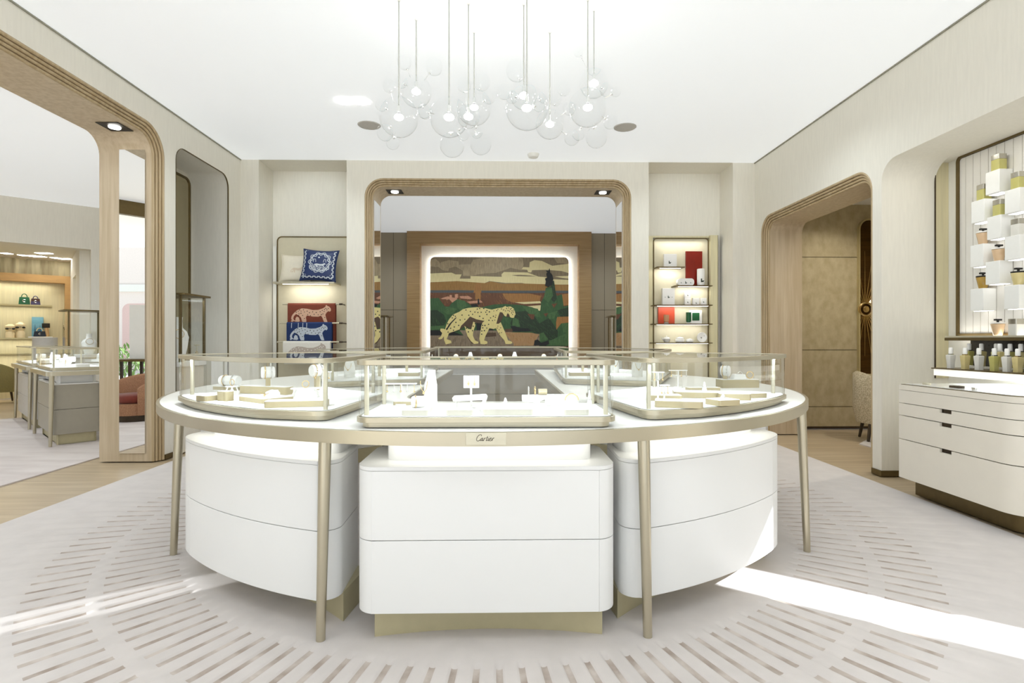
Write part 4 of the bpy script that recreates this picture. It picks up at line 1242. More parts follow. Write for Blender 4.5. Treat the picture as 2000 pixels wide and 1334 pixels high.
for i, (key, polys) in enumerate(LAY):
    if key not in ALT: continue
    for pp in polys:
        xs, ys = [v[0] for v in pp], [v[1] for v in pp]
        cnt = int(min(150, (max(xs) - min(xs)) * (max(ys) - min(ys)) / 1500)) + 3
        base_a = ALT[key][1] + rs_.uniform(-0.25, 0.25)
        for _ in range(cnt):
            x_, y_ = rs_.uniform(min(xs), max(xs)), rs_.uniform(min(ys), max(ys))
            a_ = base_a + rs_.uniform(-0.12, 0.12) + (0.9 if int(x_ / 170) % 3 == 0 and key in ('green', 'mgreen') else 0); l_ = rs_.uniform(18, 60)
            e_ = (x_ + l_ * math.cos(a_), y_ + l_ * math.sin(a_))
            if inside((x_, y_), pp) and inside(e_, pp) and inside(((x_ + e_[0]) / 2, (y_ + e_[1]) / 2), pp):
                w_ = rs_.uniform(1.0, 2.2); nx_, ny_ = -math.sin(a_) * w_, math.cos(a_) * w_
                mb.prism([mp(x_ + nx_, y_ + ny_), mp(e_[0] + nx_, e_[1] + ny_), mp(e_[0] - nx_, e_[1] - ny_), mp(x_ - nx_, y_ - ny_)], YM - 0.0012 * (i + 1) - 0.0007, YM - 0.0012 * (i + 1) + 0.0003, 'y', keys.index(ALT[key][0]))
# lower ground under the picture's visible part
mb.prism([mp(66, 1180), mp(MXR - 4, 1180), (pxr - 0.01, 0.86), (pxl + 0.01, 0.86)], YM - 0.012, YM, 'y', keys.index('brown'))
mb.build('marquetry', [MM[q] for q in keys], mural, flat=True)
mb = MB()
for n_, s_ in enumerate(SPOTS):
    mb.prism([mp(*v) for v in blob(s_, 8.5 if s_[0] < 850 else 6.5, 7, n_)], dp - 0.001, dp + 0.001, 'y')
mb.prism([mp(*v) for v in [(385, 825), (392, 832), (330, 900), (290, 960), (275, 985), (262, 980), (300, 910)]], dp - 0.001, dp + 0.001, 'y')
mb.build('leopard_spots', MM['ink'], mural, flat=True)
# halo light between panel and wall
for (x, z, sx, sz, aim) in ((-0.036, ptop - 0.05, 3.0, 0.03, (0, 0.8, 0.6)), (pxl + 0.05, 2.0, 0.03, 2.2, (-0.6, 0.8, 0)), (pxr - 0.05, 2.0, 0.03, 2.2, (0.6, 0.8, 0))):
    l = area(x, YM + 0.034, z, sx, sz, 12 if sx > 1 else 9, (1.0, 0.97, 0.92), aim=(0, 1, 0))
    l.rotation_euler = (math.radians(90), 0, 0)
    if sx > 1: l.rotation_euler = (math.radians(90 + 38), 0, 0)
    else: l.rotation_euler = (math.radians(90), 0, math.radians(38 if x < 0 else -38))

# glass pedestal cases and rear table in the back room
def tub_chair(label, loc, rot, shell, seatm, w=0.72, h=0.72, base='plinth', group=None, legm=None, seat_h=0.40):
    t = thing('tub_chair', label, 'chair', (0, 0, 0), group)
    r = w / 2; z0 = 0.10 if base == 'plinth' else 0.22
    k = MB(); N = 28; vs = []
    for i in range(N + 1):
        a = math.radians(-35 + 250 * i / N)          # open towards -y
        hh = seat_h + 0.12 + (h - seat_h - 0.12) * max(0.0, math.sin(math.radians(min(180, max(0, 180 * (i / N)))))) ** 0.7
        ro, ri = r, r - 0.085
        ca, sa = math.cos(a), math.sin(a)
        vs += [(ro * 0.88 * ca, ro * 0.88 * sa, z0), (ro * ca, ro * sa, z0 + 0.18), (ro * ca, ro * sa, hh - 0.03), ((ro - 0.04) * ca, (ro - 0.04) * sa, hh), (ri * ca, ri * sa, hh - 0.03), (ri * ca, ri * sa, z0 + 0.1), (ri * 0.9 * ca, ri * 0.9 * sa, z0)]
    m7 = 7
    fs = [(i * m7 + j, i * m7 + (j + 1) % m7, (i + 1) * m7 + (j + 1) % m7, (i + 1) * m7 + j) for i in range(N) for j in range(m7)]
    fs += [tuple(range(m7))[::-1], tuple(N * m7 + j for j in range(m7))]
    k.add(vs, fs); k.build('shell', shell, t, ang=60)
    k = MB(); k.lathe([(r * 0.82, z0), (r - 0.06, z0 + 0.08), (r - 0.06, seat_h - 0.12)], (0, -0.02, 0), 32); k.build('seat_base', shell, t, ang=60)
    k = MB(); k.lathe([(r - 0.12, seat_h - 0.12), (r - 0.085, seat_h - 0.09), (r - 0.085, seat_h - 0.02), (r - 0.12, seat_h + 0.01), (0.05, seat_h + 0.02)], (0, -0.03, 0), 32); k.build('cushion', seatm, t, ang=60)
    if base == 'plinth':
        k = MB(); k.lathe([(r * 0.72, 0), (r * 0.72, z0 + 0.004)], (0, 0, 0), 28); k.build('plinth', M['dark'], t)
    else:
        for sx in (-1, 1):
            for sy in (-1, 1):
                k = MB(); k.tube([(sx * r * 0.62, sy * r * 0.62, 0), (sx * r * 0.5, sy * r * 0.5, z0 + 0.02)], [0.015, 0.024], 10); k.build('leg', legm or M['dark'], t)
    t.location = loc; t.rotation_euler = (0, 0, rot)
    return t


def mini_table(label, loc, rot, L, Wd, cm, grp, caselabel, cab_label, topz=0.878, casegrp='glass cases on the grey tables', ctop=1.155, n_items=7, led=2.0, cw=None):
    """table (top, rim, four legs), cabinet under it and glass case on it; local x = width, y = length"""
    R = Matrix.Translation(Vector(loc)) @ Matrix.Rotation(rot, 4, 'Z')
    t = thing('display_table', label, 'display table', (0, 0, 0), grp)
    o_ = rpoly(rect(-Wd / 2, Wd / 2, -L / 2, L / 2), 0.06)
    k = MB(); k.prism(offset(ccw(o_), -0.014), topz - 0.04, topz + 0.001); k.build('tabletop', M['top'], t)
    k = MB(); k.ring(ccw(o_), offset(ccw(o_), -0.014), topz - 0.05, topz); k.build('rim', M['champ'], t)
    for sx in (-1, 1):
        for sy in (-1, 1):
            k = MB(); k.tube([(sx * (Wd / 2 - 0.045), sy * (L / 2 - 0.045), 0), (sx * (Wd / 2 - 0.06), sy * (L / 2 - 0.06), topz - 0.05)], [0.018, 0.026], 12); k.build('leg', M['champ'], t)
    t.matrix_world = R; t.location = loc; t.rotation_euler = (0, 0, rot)
    cwid = (Wd - 0.14) if cw is None else cw
    t = thing('drawer_cabinet', cab_label, 'drawer cabinet', (0, 0, 0), 'grey drawer cabinets under the narrow tables')
    o_ = ccw(rpoly(rect(-cwid / 2, cwid / 2, -L / 2 + 0.09, L / 2 - 0.09), 0.04))
    k = MB(); k.prism(o_, 0.125, 0.42); k.prism(o_, 0.424, 0.715); k.build('body', cm, t, bevel=0.002)
    k = MB(); k.prism(offset(o_, -0.01), 0.715, 0.73); k.build('cap', M['lacq'], t)
    k = MB(); k.prism(offset(o_, -0.06), 0.0, 0.125); k.build('plinth', M['base'], t)
    k = MB(); k.prism(offset(o_, -0.08), 0.73, topz - 0.041); k.build('neck', M['lacq'], t)
    t.location = loc; t.rotation_euler = (0, 0, rot)
    t = thing('display_case', caselabel, 'display case', (0, 0, 0), casegrp)
    o_ = ccw(rpoly(rect(-Wd / 2 + 0.05, Wd / 2 - 0.05, -L / 2 + 0.08, L / 2 - 0.08), 0.05))
    z = topz + 0.001
    k = MB(); k.prism(offset(o_, -0.02), z, z + 0.02); k.build('plinth', M['champ'], t)
    k = MB(); k.prism(o_, z + 0.02, z + 0.04); k.build('base_frame', M['champ'], t)
    k = MB(); k.prism(offset(o_, -0.012), z + 0.04, z + 0.042); k.build('deck', M['pad'], t)
    k = MB(); k.ring(offset(o_, -0.006), offset(o_, -0.013), z + 0.04, ctop - 0.018); k.build('glass_pane', M['glass'], t)
    for sx in (-1, 1):
        for sy in (-1, 1):
            x, y = sx * (Wd / 2 - 0.085), sy * (L / 2 - 0.115)
            k = MB(); k.box(x - 0.008, x + 0.008, y - 0.008, y + 0.008, z + 0.042, ctop - 0.018); k.build('post', M['champm'], t)
    k = MB(); k.ring(o_, offset(o_, -0.03), ctop - 0.018, ctop); k.build('top_frame', M['champ'], t)
    k = MB(); k.prism(offset(o_, -0.03), ctop - 0.010, ctop - 0.004); k.build('top_glass', M['gtop'], t)
    t.location = loc; t.rotation_euler = (0, 0, rot)
    c = R @ Vector((0, 0, ctop - 0.03)); area(c.x, c.y, c.z, Wd * 0.5, L * 0.7, led, NEUT, rotz=rot)
    return R, z + 0.0425


rd = random.Random(11)
def fill_case(R, z, Wd, L, n, where, grp, sc=1.0):
    words = ['nearest the window end', 'second along', 'third along', 'at the middle', 'fifth along', 'sixth along', 'at the far end', 'eighth along', 'ninth along']
    for i in range(n):
        y = -L / 2 + 0.18 + (L - 0.36) * i / (n - 1); x = rd.uniform(-0.09, 0.09) * (Wd / 0.6)
        typ = i % 3
        nm, cat = ('display_block', 'display stand') if typ == 0 else ('bracelet_roll', 'display stand') if typ == 1 else ('necklace_bust', 'display bust')
        t = thing(nm, 'white %s %s of the jewellery %s' % (('low block', 'padded roll', 'small bust')[typ], words[i % 9], where), cat, (0, 0, 0), grp)
        k = MB()
        if typ == 0: k.prism(rpoly(rect(x - 0.07, x + 0.07, y - 0.06, y + 0.06), 0.012, 3), z, z + 0.035 * sc)
        elif typ == 1:
            k.lathe([(0.03, -0.06), (0.035, -0.05), (0.035, 0.05), (0.03, 0.06)], (x, y, z + 0.07), 16, ax='x'); k.tube([(x, y, z), (x, y, z + 0.05)], 0.01, 8)
        else: k.tube([(x, y, z), (x, y, z + 0.06), (x, y, z + 0.10), (x, y, z + 0.14)], [0.035, 0.045, 0.03, 0.018], 12, sx=0.6)
        k.build('form', M['pad'], t)
        if typ != 0:
            k = MB(); k.torus((x, y, z + 0.07), 0.037 if typ == 1 else 0.045, 0.003, 'x' if typ == 1 else 'z', 20, 6); k.build('jewel', M['gold'], t)
        t.matrix_world = R


R_, z_ = mini_table('wide table behind the archway, just in front of the mural room', (-0.02, 8.45, 0), math.radians(-90), 2.20, 0.62, M['grey'], 'narrow tables of the neighbouring rooms',
                    'long glass case on the table behind the archway', 'grey cabinet below the table behind the archway', ctop=1.146, led=4.0, cw=0.40)
fill_case(R_, z_, 0.62, 2.2, 9, 'case behind the archway', 'white stands in the case behind the archway')
gch = mat('grey_blue_fabric', (150, 152, 156), 0.85, noise=0.05, nscale=(90, 90, 90))
tub_chair('grey blue chair behind the archway table, on the blanket side', (-0.95, 9.25, 0), math.radians(8), gch, gch, 0.66, 0.78, 'legs')
tub_chair('grey blue chair behind the archway table, on the perfume side', (1.05, 9.25, 0), math.radians(-8), gch, gch, 0.66, 0.78, 'legs')


def vitrine(label, x0, x1, y0, y1, zd, zt, ped, loc=None, rot=0.0, bust=True, led=3.0, over=0.05):
    t = thing('pedestal_case', label, 'display case', (0, 0, 0), 'tall glass cases on pedestals')
    k = MB(); k.box(x0 + 0.02, x1 - 0.02, y0 + 0.02, y1 - 0.02, 0, zd - 0.05); k.build('pedestal', ped, t, bevel=0.004)
    k = MB(); k.box(x0, x1, y0, y1, zd - 0.05, zd); k.build('deck', M['pad'], t, bevel=0.003)
    f = ccw(rpoly(rect(x0, x1, y0, y1), 0.03))
    k = MB(); k.ring(offset(f, -0.006), offset(f, -0.013), zd, zt - 0.02); k.build('glass_pane', M['glass'], t)
    for (x, y) in ((x0 + 0.02, y0 + 0.02), (x1 - 0.02, y0 + 0.02), (x0 + 0.02, y1 - 0.02), (x1 - 0.02, y1 - 0.02)):
        k = MB(); k.box(x - 0.012, x + 0.012, y - 0.012, y + 0.012, zd, zt - 0.02); k.build('post', M['bronze'], t)
    k = MB(); k.prism(ccw(rpoly(rect(x0 - over, x1 + over, y0 - 0.02, y1 + 0.02), 0.03)), zt - 0.02, zt); k.build('top_plate', M['bronze'], t, bevel=0.002)
    if loc: t.location = loc; t.rotation_euler = (0, 0, rot)
    return t


def bust(label, x, y, z, h=0.32, face=0.0, loc=None, rot=0.0, tilt=0.0):
    t = thing('necklace_bust', label, 'display bust', (0, 0, 0))
    k = MB(); n = 16; vs = []
    prof = [(0.0, 0.060, 0.035), (0.30, 0.095, 0.05), (0.55, 0.115, 0.05), (0.68, 0.09, 0.045), (0.76, 0.045, 0.038), (0.92, 0.04, 0.036), (1.0, 0.045, 0.04)]
    for (f, rx, ry) in prof:
        for q in range(n):
            a = 2 * PI * q / n
            px_, py_ = rx * math.cos(a), ry * math.sin(a)
            vs.append((x + px_ * math.cos(face) - py_ * math.sin(face) + tilt * f * h, y + px_ * math.sin(face) + py_ * math.cos(face), z + f * h))
    m = len(prof)
    k.add(vs, [(i * n + j, i * n + (j + 1) % n, (i + 1) * n + (j + 1) % n, (i + 1) * n + j) for i in range(m - 1) for j in range(n)] + [tuple(range(n))[::-1], tuple((m - 1) * n + j for j in range(n))])
    k.build('form', M['pad'], t, ang=70)
    k = MB(); pts = []
    for i in range(25):
        a = 2 * PI * i / 24
        pts.append((x + (0.055 * math.cos(a)) * math.cos(face) - (-0.047 + 0.0 * a) * math.sin(face) * 1.0, y + 0.055 * math.cos(a) * math.sin(face) + (-0.052), z + h * 0.62 + 0.05 * math.sin(a)))
    k.tube(pts, 0.003, 6); k.build('necklace', M['gold'], t)
    if loc: t.location = loc; t.rotation_euler = (0, 0, rot)
    return t


vitrine('tall glass case behind the archway, blanket side', -2.75, -2.22, 10.3, 10.85, 0.95, 1.72, M['leath'])
vitrine('tall glass case behind the archway, perfume side', 2.15, 2.68, 10.3, 10.85, 0.95, 1.72, M['leath'])
vitrine('tall glass case standing in the wall niche beside the wide opening', -3.985, -3.50, 5.95, 6.46, 1.005, 1.765, M['leath'])
area(-3.74, 6.2, 1.73, 0.3, 0.3, 2.2, NEUT, rotz=0)
bust('white necklace bust inside the niche case', -3.62, 6.10, 1.006, 0.50, math.radians(55))
t = thing('ring_stand', 'small T-shaped ring stand inside the niche case', 'display stand', (-3.54, 6.36, 1.006))
k = MB(); k.lathe([(0.035, 0), (0.03, 0.01)], (-3.56, 6.36, 1.0055), 16); k.tube([(-3.56, 6.36, 1.01), (-3.56, 6.36, 1.20)], 0.006, 8); k.tube([(-3.56, 6.31, 1.19), (-3.56, 6.41, 1.19)], 0.008, 8); k.build('stand', M['champm'], t)
k = MB(); k.torus((-3.56, 6.36, 1.10), 0.02, 0.003, 'x', 16, 6); k.build('jewel', M['gold'], t)
t = thing('framed_mirror', 'tall bronze-tinted mirror in a bronze frame at the back of the wall niche', 'mirror', (-4.0, 6.5, 2.0))
fo = ccw(rpoly([(5.93, 0.9), (6.97, 0.9), (6.97, 3.31), (5.93, 3.31)], [0, 0, 0.10, 0.10]))
k = MB(); k.ring(fo, offset(fo, -0.025), -4.003, -3.975, 'x'); k.build('frame', M['bronze'], t)
k = MB(); k.prism(offset(fo, -0.025), -4.003, -3.985, 'x'); k.build('panel', mat('bronze_mirror', (186, 176, 146), 0.08, metal=0.9, noise=0.02), t)

# ------------------------------------------------------------------ side room seen through the right doorway
mb = MB(); mb.box(3.99, 6.2, 7.50, 7.65, 0, 3.16); struct(mb.build('wall_side_room', M['wallstone']))
mb = MB(); mb.box(6.2, 6.3, 3.9, 7.65, 0, 3.2); mb.box(4.11, 6.2, 3.8, 3.9, 0, 3.2); mb.box(4.22, 4.3, 3.9, 4.98, 0, 3.2); struct(mb.build('wall_side_room_far', M['wallstone']))
mb = MB(); mb.box(3.993, 6.3, 3.8, 7.65, 3.16, 3.28); struct(mb.build('ceiling_side_room', M['ceilp']))
mb = MB()
for zz in (2.42, 1.11, 0.31): mb.box(3.99, 5.07, 7.497, 7.50, zz - 0.003, zz + 0.003)
mb.box(3.99, 6.2, 7.49, 7.50, 0, 0.03)
struct(mb.build('trim_8', M['dark']))
mb = MB(); mb.prism([(4.32, 3.95), (6.1, 3.95), (6.1, 7.25), (5.2, 7.25), (4.32, 6.4)], -0.011, 0.001); tag(mb.build('carpet', M['carpet']), 'beige carpet corner in the side room beyond the oak doorway', 'carpet')
spot(4.9, 5.8, 3.12, 90, 150, (1.0, 0.93, 0.80))
spot(4.6, 6.8, 3.12, 30, 140, (1.0, 0.93, 0.80))
p0, p1 = atY(1677, 427, 7.46), atY(1677, 733, 7.46)
t = thing('sunburst_panel', 'tall dark bronze panel with a golden sunburst and ring, seen through the doorway', 'wall panel', (p0[0] + 0.3, 7.48, p1[2]))
fo = ccw(rpoly([(p0[0], p1[2]), (p0[0] + 0.75, p1[2]), (p0[0] + 0.75, p0[2]), (p0[0], p0[2])], [0, 0, 0.15, 0.15]))
k = MB(); k.ring(fo, offset(fo, -0.02), 7.45, 7.497, 'y'); k.build('frame', M['brass'], t)
k = MB(); k.prism(offset(fo, -0.02), 7.475, 7.497, 'y'); k.build('panel', mat('bronze_relief', (84, 58, 22), 0.35, metal=0.7, noise=0.2, nscale=(3, 3, 40)), t)
cx_, cz_ = atY(1690, 604, 7.46)[0], atY(1690, 604, 7.46)[2]
k = MB()
for i in range(44):
    a = 2 * PI * i / 44
    p = Vector((math.cos(a), 0, math.sin(a)))
    L1 = 0.16 + 0.5 * abs(math.sin(a)) ** 3 + 0.08 * (i % 3)
    a_, b_ = Vector((cx_, 7.468, cz_)) + p * 0.11, Vector((cx_, 7.470, cz_)) + p * L1
    if a_.x < p0[0] + 0.03 or b_.x < p0[0] + 0.03:
        if abs(p.x) > 1e-6:
            s_ = (p0[0] + 0.03 - cx_) / p.x
            if s_ <= 0.115: continue
            b_ = Vector((cx_, 7.470, cz_)) + p * min(L1, s_)
    k.tube([a_, b_], [0.006, 0.002], 6)
k.build('rays', M['gold'], t)
k = MB(); k.torus((cx_, 7.455, cz_), 0.09, 0.018, 'y', 28, 8); k.lathe([(0.04, 0.0), (0.045, -0.02), (0.02, -0.03)], (cx_, 7.46, cz_), 20, ax='y'); k.build('ring', M['gold'], t)
k = MB(); k.box(p0[0] - 0.0, p0[0] + 0.75, 7.30, 7.497, p1[2] - 0.05, p1[2] - 0.02); tag(k.build('wall_ledge', M['lacq'], bevel=0.004), 'narrow cream ledge below the sunburst panel', 'shelf')
chm = mat('woven_beige', (206, 194, 166), 0.8, nscale=(70, 70, 70), col2=(158, 144, 116))
tub_chair('beige woven chair on dark legs seen through the oak doorway', (4.74, 6.62, 0), math.radians(70), chm, chm, 0.60, 0.86, 'legs', seat_h=0.46)

# ------------------------------------------------------------------ perfume wall on the right
XP = 4.10
t = thing('perfume_display', 'backlit white fluted panel in a bronze frame carrying perfume bottles', 'display panel', (XP, 3.5, 1.3))
py0, py1, pz0, pz1 = 2.2, 4.735, 1.285, 2.885
fo = ccw(rpoly([(py0, pz0), (py1, pz0), (py1, pz1), (py0, pz1)], [0, 0, 0.05, 0.05]))
k = MB(); k.ring(fo, offset(fo, -0.022), XP - 0.03, XP + 0.012, 'x'); k.build('frame', M['bronze'], t)
k = MB()
fl = [(py0 + 0.02, pz0)]
y = py0 + 0.03
k.prism(rect(py0 + 0.02, py1 - 0.02, pz0 + 0.01, pz1 - 0.02), XP - 0.004, XP + 0.012, 'x')
while y < py1 - 0.04:
    k.box(XP - 0.012, XP - 0.004, y, y + 0.068, pz0 + 0.01, pz1 - 0.024); y += 0.0735
k.build('fluted_panel', mat('fluted_white', (226, 223, 216), 0.5, noise=0.01), t)
k = MB(); k.box(XP - 0.10, XP - 0.03, py0, py1 - 0.03, pz0 - 0.006, pz0 + 0.0); k.build('light_strip', M['led'], t)
area(XP - 0.07, 3.45, pz0 + 0.012, 0.03, 2.3, 1.3, NEUT, aim=(0.15, 0, 1))
blk = mat('frosted_acrylic', (240, 240, 236), 0.5, noise=0.01)
k = MB(); k.box(3.993, XP + 0.012, 4.862, 4.869, 0.9, 2.88); struct(k.build('trim_9', M['silk']))
k = MB(); k.box(3.985, 3.992, 4.858, 4.869, 0.9, 2.88); struct(k.build('trim_10', M['dark']))

GB = dict(
    yellow=mat('perfume_yellow', (190, 184, 110), 0.12, metal=0.0, coat=0.6, noise=0.04), amber=mat('perfume_amber', (176, 140, 52), 0.12, coat=0.6, noise=0.06),
    peach=mat('perfume_peach', (222, 190, 152), 0.12, coat=0.6, noise=0.04), clear=mat('perfume_clear', (226, 224, 216), 0.12, coat=0.6, noise=0.03), straw=mat('perfume_straw', (214, 198, 140), 0.12, coat=0.6, noise=0.05))
capS = mat('cap_silver', (196, 192, 180), 0.25, metal=0.9, noise=0.05)


def perfume(label, x, y, z, kind, col, h=0.12, grp='perfume bottles on the white blocks'):
    t = thing('perfume_bottle', label, 'perfume bottle', (x, y, z), grp)
    if kind == 'box':
        w = 0.036
        k = MB(); k.prism(rpoly(rect(x - w, x + w, y - w, y + w), 0.008, 3), z, z + h * 0.68); k.build('flacon', GB[col], t, bevel=0.003)
        k = MB(); k.prism(rpoly(rect(x - w, x + w, y - w, y + w), 0.008, 3), z + h * 0.685, z + h); k.build('cap', capS, t, bevel=0.003)
    else:
        k = MB(); k.lathe([(0.026, 0), (0.030, 0.006), (0.046, h * 0.66), (0.047, h * 0.70), (0.02, h * 0.72)], (x, y, z), 4 if kind == 'taper4' else 20); k.build('flacon', GB[col], t, ang=30)
        k = MB(); k.lathe([(0.047, h * 0.725), (0.047, h * 0.79)], (x, y, z), 20); k.build('collar', M['white'] if col in ('peach', 'clear') else M['black'], t)
        k = MB(); k.tube([(x, y, z + h * 0.79), (x, y, z + h * 0.93)], 0.008, 8); k.box(x - 0.026, x + 0.026, y - 0.010, y + 0.010, z + h * 0.90, z + h); k.build('cap', M['black'], t)


BOT = [  # px, py bottle centre, kind, colour
    (1951, 318, 'box', 'yellow'), (1990, 353, 'box', 'yellow'), (1922, 376, 'box', 'yellow'), (1954, 406, 'box', 'yellow'), (1990, 444, 'box', 'clear'),
    (1920, 462, 'taper', 'peach'), (1951, 494, 'taper', 'peach'), (1920, 548, 'taper', 'amber'), (1989, 540, 'taper', 'straw'), (1949, 633, 'taper', 'peach'), (1985, 632, 'box', 'clear')]
BL = ['square yellow perfume bottle highest on the fluted wall', 'square yellow perfume bottle, the biggest one at the picture edge', 'square yellow perfume bottle standing nearest the bronze frame',
      'square yellow perfume bottle directly under the highest one', 'clear square perfume bottle with a silver cap on a white block', 'peach tapered perfume bottle below the square one by the frame',
      'peach tapered perfume bottle in the middle column of the wall', 'amber tapered perfume bottle, lowest of the column by the frame', 'pale straw perfume bottle with a wide dark cap, outer column',
      'peach tapered perfume bottle on the lit ledge under the blocks', 'clear square perfume bottle on the lit ledge under the blocks']
BK = ['under the highest yellow bottle', 'under the big yellow bottle of the outer column', 'under the yellow bottle by the frame', 'under the second yellow bottle of the middle column', 'under the clear bottle of the outer column',
      'under the upper peach bottle', 'under the middle peach bottle', 'under the amber bottle', 'under the pale straw bottle']
for i, (bx, by, kd, cl) in enumerate(BOT):
    XB = 4.03
    cpt = atX(bx, by, XB)
    hh = 0.13 if kd == 'box' else 0.135
    zb = cpt[2] - hh / 2
    if i >= 9: zb = pz0 + 0.0005
    perfume(BL[i], XB, cpt[1], zb, kd, cl, hh)
    if i < 9:
        bh = 0.185
        k = MB(); k.box(XP - 0.125, XP - 0.0125, cpt[1] - 0.062, cpt[1] + 0.062, zb - bh - 0.001, zb - 0.0008)
        t = thing('acrylic_block', 'frosted white block ' + BK[i], 'display block', (XB, cpt[1], zb - bh), 'frosted blocks on the perfume wall')
        k.build('block', blk, t, bevel=0.004)
        k = MB(); k.box(XP - 0.10, XP - 0.03, cpt[1] - 0.055, cpt[1] + 0.055, zb - bh - 0.004, zb - bh - 0.001); k.build('diffuser', M['ledw'], t)
# ledge below the panel, dark mirror strip, bottle shelf
k = MB(); k.box(3.86, XP + 0.012, 2.2, 4.60, 1.262, 1.2845)
t = thing('ledge', 'pale ledge with a dark bronze edge below the perfume wall', 'shelf', (3.95, 3.4, 1.25))
k.build('board', M['champm'], t)
k = MB(); k.box(3.855, 3.86, 2.2, 4.60, 1.245, 1.27); k.box(3.86, XP + 0.012, 2.2, 4.60, 1.25, 1.262); k.build('edge', M['bronze'], t)
k = MB(); k.box(4.085, 4.11, 2.2, 4.60, 1.03, 1.249); tag(k.build('dark_panel', mat('dark_glass', (44, 38, 26), 0.15, noise=0.1)), 'dark glossy panel behind the row of tester bottles', 'panel')
t = thing('tester_shelf', 'lit white shelf with a thin dark top holding tester bottles', 'shelf', (3.85, 3.4, 0.95))
k = MB(); k.prism(ccw(rpoly(rect(3.62, 4.10, 2.2, 4.47), 0.02)), 1.009, 1.017); k.build('top', M['bronze'], t)
k = MB(); k.prism(ccw(rpoly(rect(3.63, 4.10, 2.2, 4.455), 0.02)), 0.955, 1.009); k.build('diffuser', mat('lit_acrylic', (250, 250, 246), 0.4, emit=(255, 252, 240), estr=0.5), t)
area(3.85, 3.4, 0.952, 0.4, 2.0, 3.0, NEUT)
# tester bottles: front row and back row
FR = [(1857, 0), (1885, 1), (1912, 0), (1942, 2), (1967, 0), (1988, 1)]
FRL = ['first', 'second', 'third', 'fourth', 'fifth', 'sixth']
def tester(label, x, y, z, liq, capm, grp, h=0.17):
    t = thing('tester_bottle', label, 'perfume bottle', (x, y, z), grp)
    k = MB(); w0, w1 = 0.018, 0.023
    n = 4
    vs = []
    for (f, w) in ((0, w0), (0.16, w0), (0.58, w1), (0.63, w1), (0.66, 0.012)):
        for (sx, sy) in ((-1, -1), (1, -1), (1, 1), (-1, 1)):
            vs.append((x + sx * w, y + sy * w, z + f * h))
    k.add(vs, [(i * 4 + j, i * 4 + (j + 1) % 4, (i + 1) * 4 + (j + 1) % 4, (i + 1) * 4 + j) for i in range(4) for j in range(4)] + [(3, 2, 1, 0), (16, 17, 18, 19)])
    k.build('flacon', liq, t, ang=20)
    k = MB(); k.box(x - w0 * 0.75, x + w0 * 0.75, y - w0 * 0.75, y + w0 * 0.75, z + 0.66 * h, z + 0.70 * h); k.build('neck', M['gold'] if capm is M['gold'] else M['silver'], t)
    k = MB(); k.lathe([(0.014, 0.70 * h), (0.015, 0.72 * h), (0.015, 0.96 * h), (0.011, 1.0 * h)], (x, y, z), 16); k.build('cap', M['white'], t)
for n_, (pxx, c) in enumerate(FR):
    q = atX(pxx, 715, 3.70)
    tester('clear tester bottle with a white cap, %s along the front row' % FRL[n_], 3.70, q[1], 1.0175, GB[('clear', 'straw', 'yellow')[c]], M['gold'] if c == 1 else M['silver'], 'tester bottles in the front row')
BR = [1893, 1917, 1946, 1953, 1973, 1994]
for n_, pxx in enumerate(BR):
    q = atX(pxx, 700, 3.90 if n_ != 3 else 3.86)
    tester('yellow tester bottle on a low plinth, %s along the back row' % FRL[n_], 3.90 if n_ != 3 else 3.86, q[1], 1.0415 if n_ != 3 else 1.0415, GB[('yellow', 'straw')[n_ % 2]], M['silver'], 'tester bottles in the back row', 0.18)
k = MB(); k.box(3.82, 3.98, 2.3, 4.33, 1.0172, 1.041); tag(k.build('riser', M['silver'], bevel=0.002), 'low mirrored riser under the back row of tester bottles', 'display riser')

# drawer cabinet below
def rr(y): return y
F = [(3.25, 4.306), (3.25, 3.42)]
cr_ = [(3.25 + 0.14 * (1 - math.cos(a)), 3.42 - 0.14 * math.sin(a)) for a in [PI / 2 * i / 10 for i in range(1, 11)]]
side = [(4.09, 3.28)]
foot = [(4.09, 4.306)] + F + cr_ + side
foot_c = ccw(foot)
cab = thing('chest_of_drawers', 'cream chest of drawers with dark gaps and a rounded corner, below the perfume wall', 'chest of drawers', (3.65, 3.8, 0))
k = MB(); k.prism(offset(foot_c, -0.02), 0.145, 0.886); k.build('carcass', M['dark'], cab)
zs = [(0.141, 0.449), (0.455, 0.640), (0.646, 0.740), (0.745, 0.846), (0.849, 0.889)]
run = [(4.09, 4.306)] + [(3.262, 4.306)] + F[:1] + [F[1]] + cr_ + side
hy = (3.797 + 3.90) / 2
frp = [(3.25, 4.306), (3.25, hy + 0.052), (3.25, hy - 0.052), (3.25, 3.42)] + cr_ + side
for i, (z0, z1) in enumerate(zs):
    nm = 'drawer_front' if i < 4 else 'top_band'
    k = MB()
    if i in (0, 1, 2):
        # finger notch cut into the top edge
        k.ribbon(frp, -0.018, z0, z1 - 0.026)
        k.ribbon([(3.25, 4.306), (3.25, hy + 0.052)], -0.018, z1 - 0.026, z1)
        k.ribbon([(3.25, hy - 0.052), (3.25, 3.42)] + cr_ + side, -0.018, z1 - 0.026, z1)
    else:
        k.ribbon(frp, -0.018, z0, z1)
    d = k.build(nm, M['leath'], cab, ang=30)
    if i in (0, 1, 2):
        k = MB(); k.prism(rpoly([(hy - 0.051, z1 - 0.025), (hy + 0.051, z1 - 0.025), (hy + 0.051, z1 + 0.001), (hy - 0.051, z1 + 0.001)], [0.012, 0.012, 0, 0]), 3.253, 3.268, 'x'); k.build('finger_pull', M['dark'], d)
k = MB(); k.box(3.268, 4.09, 4.300, 4.306, 0.141, 0.889); k.build('side_panel', M['leath'], cab)
k = MB(); k.prism(foot_c, 0.889, 0.893); k.build('top_edge', M['bronze'], cab)
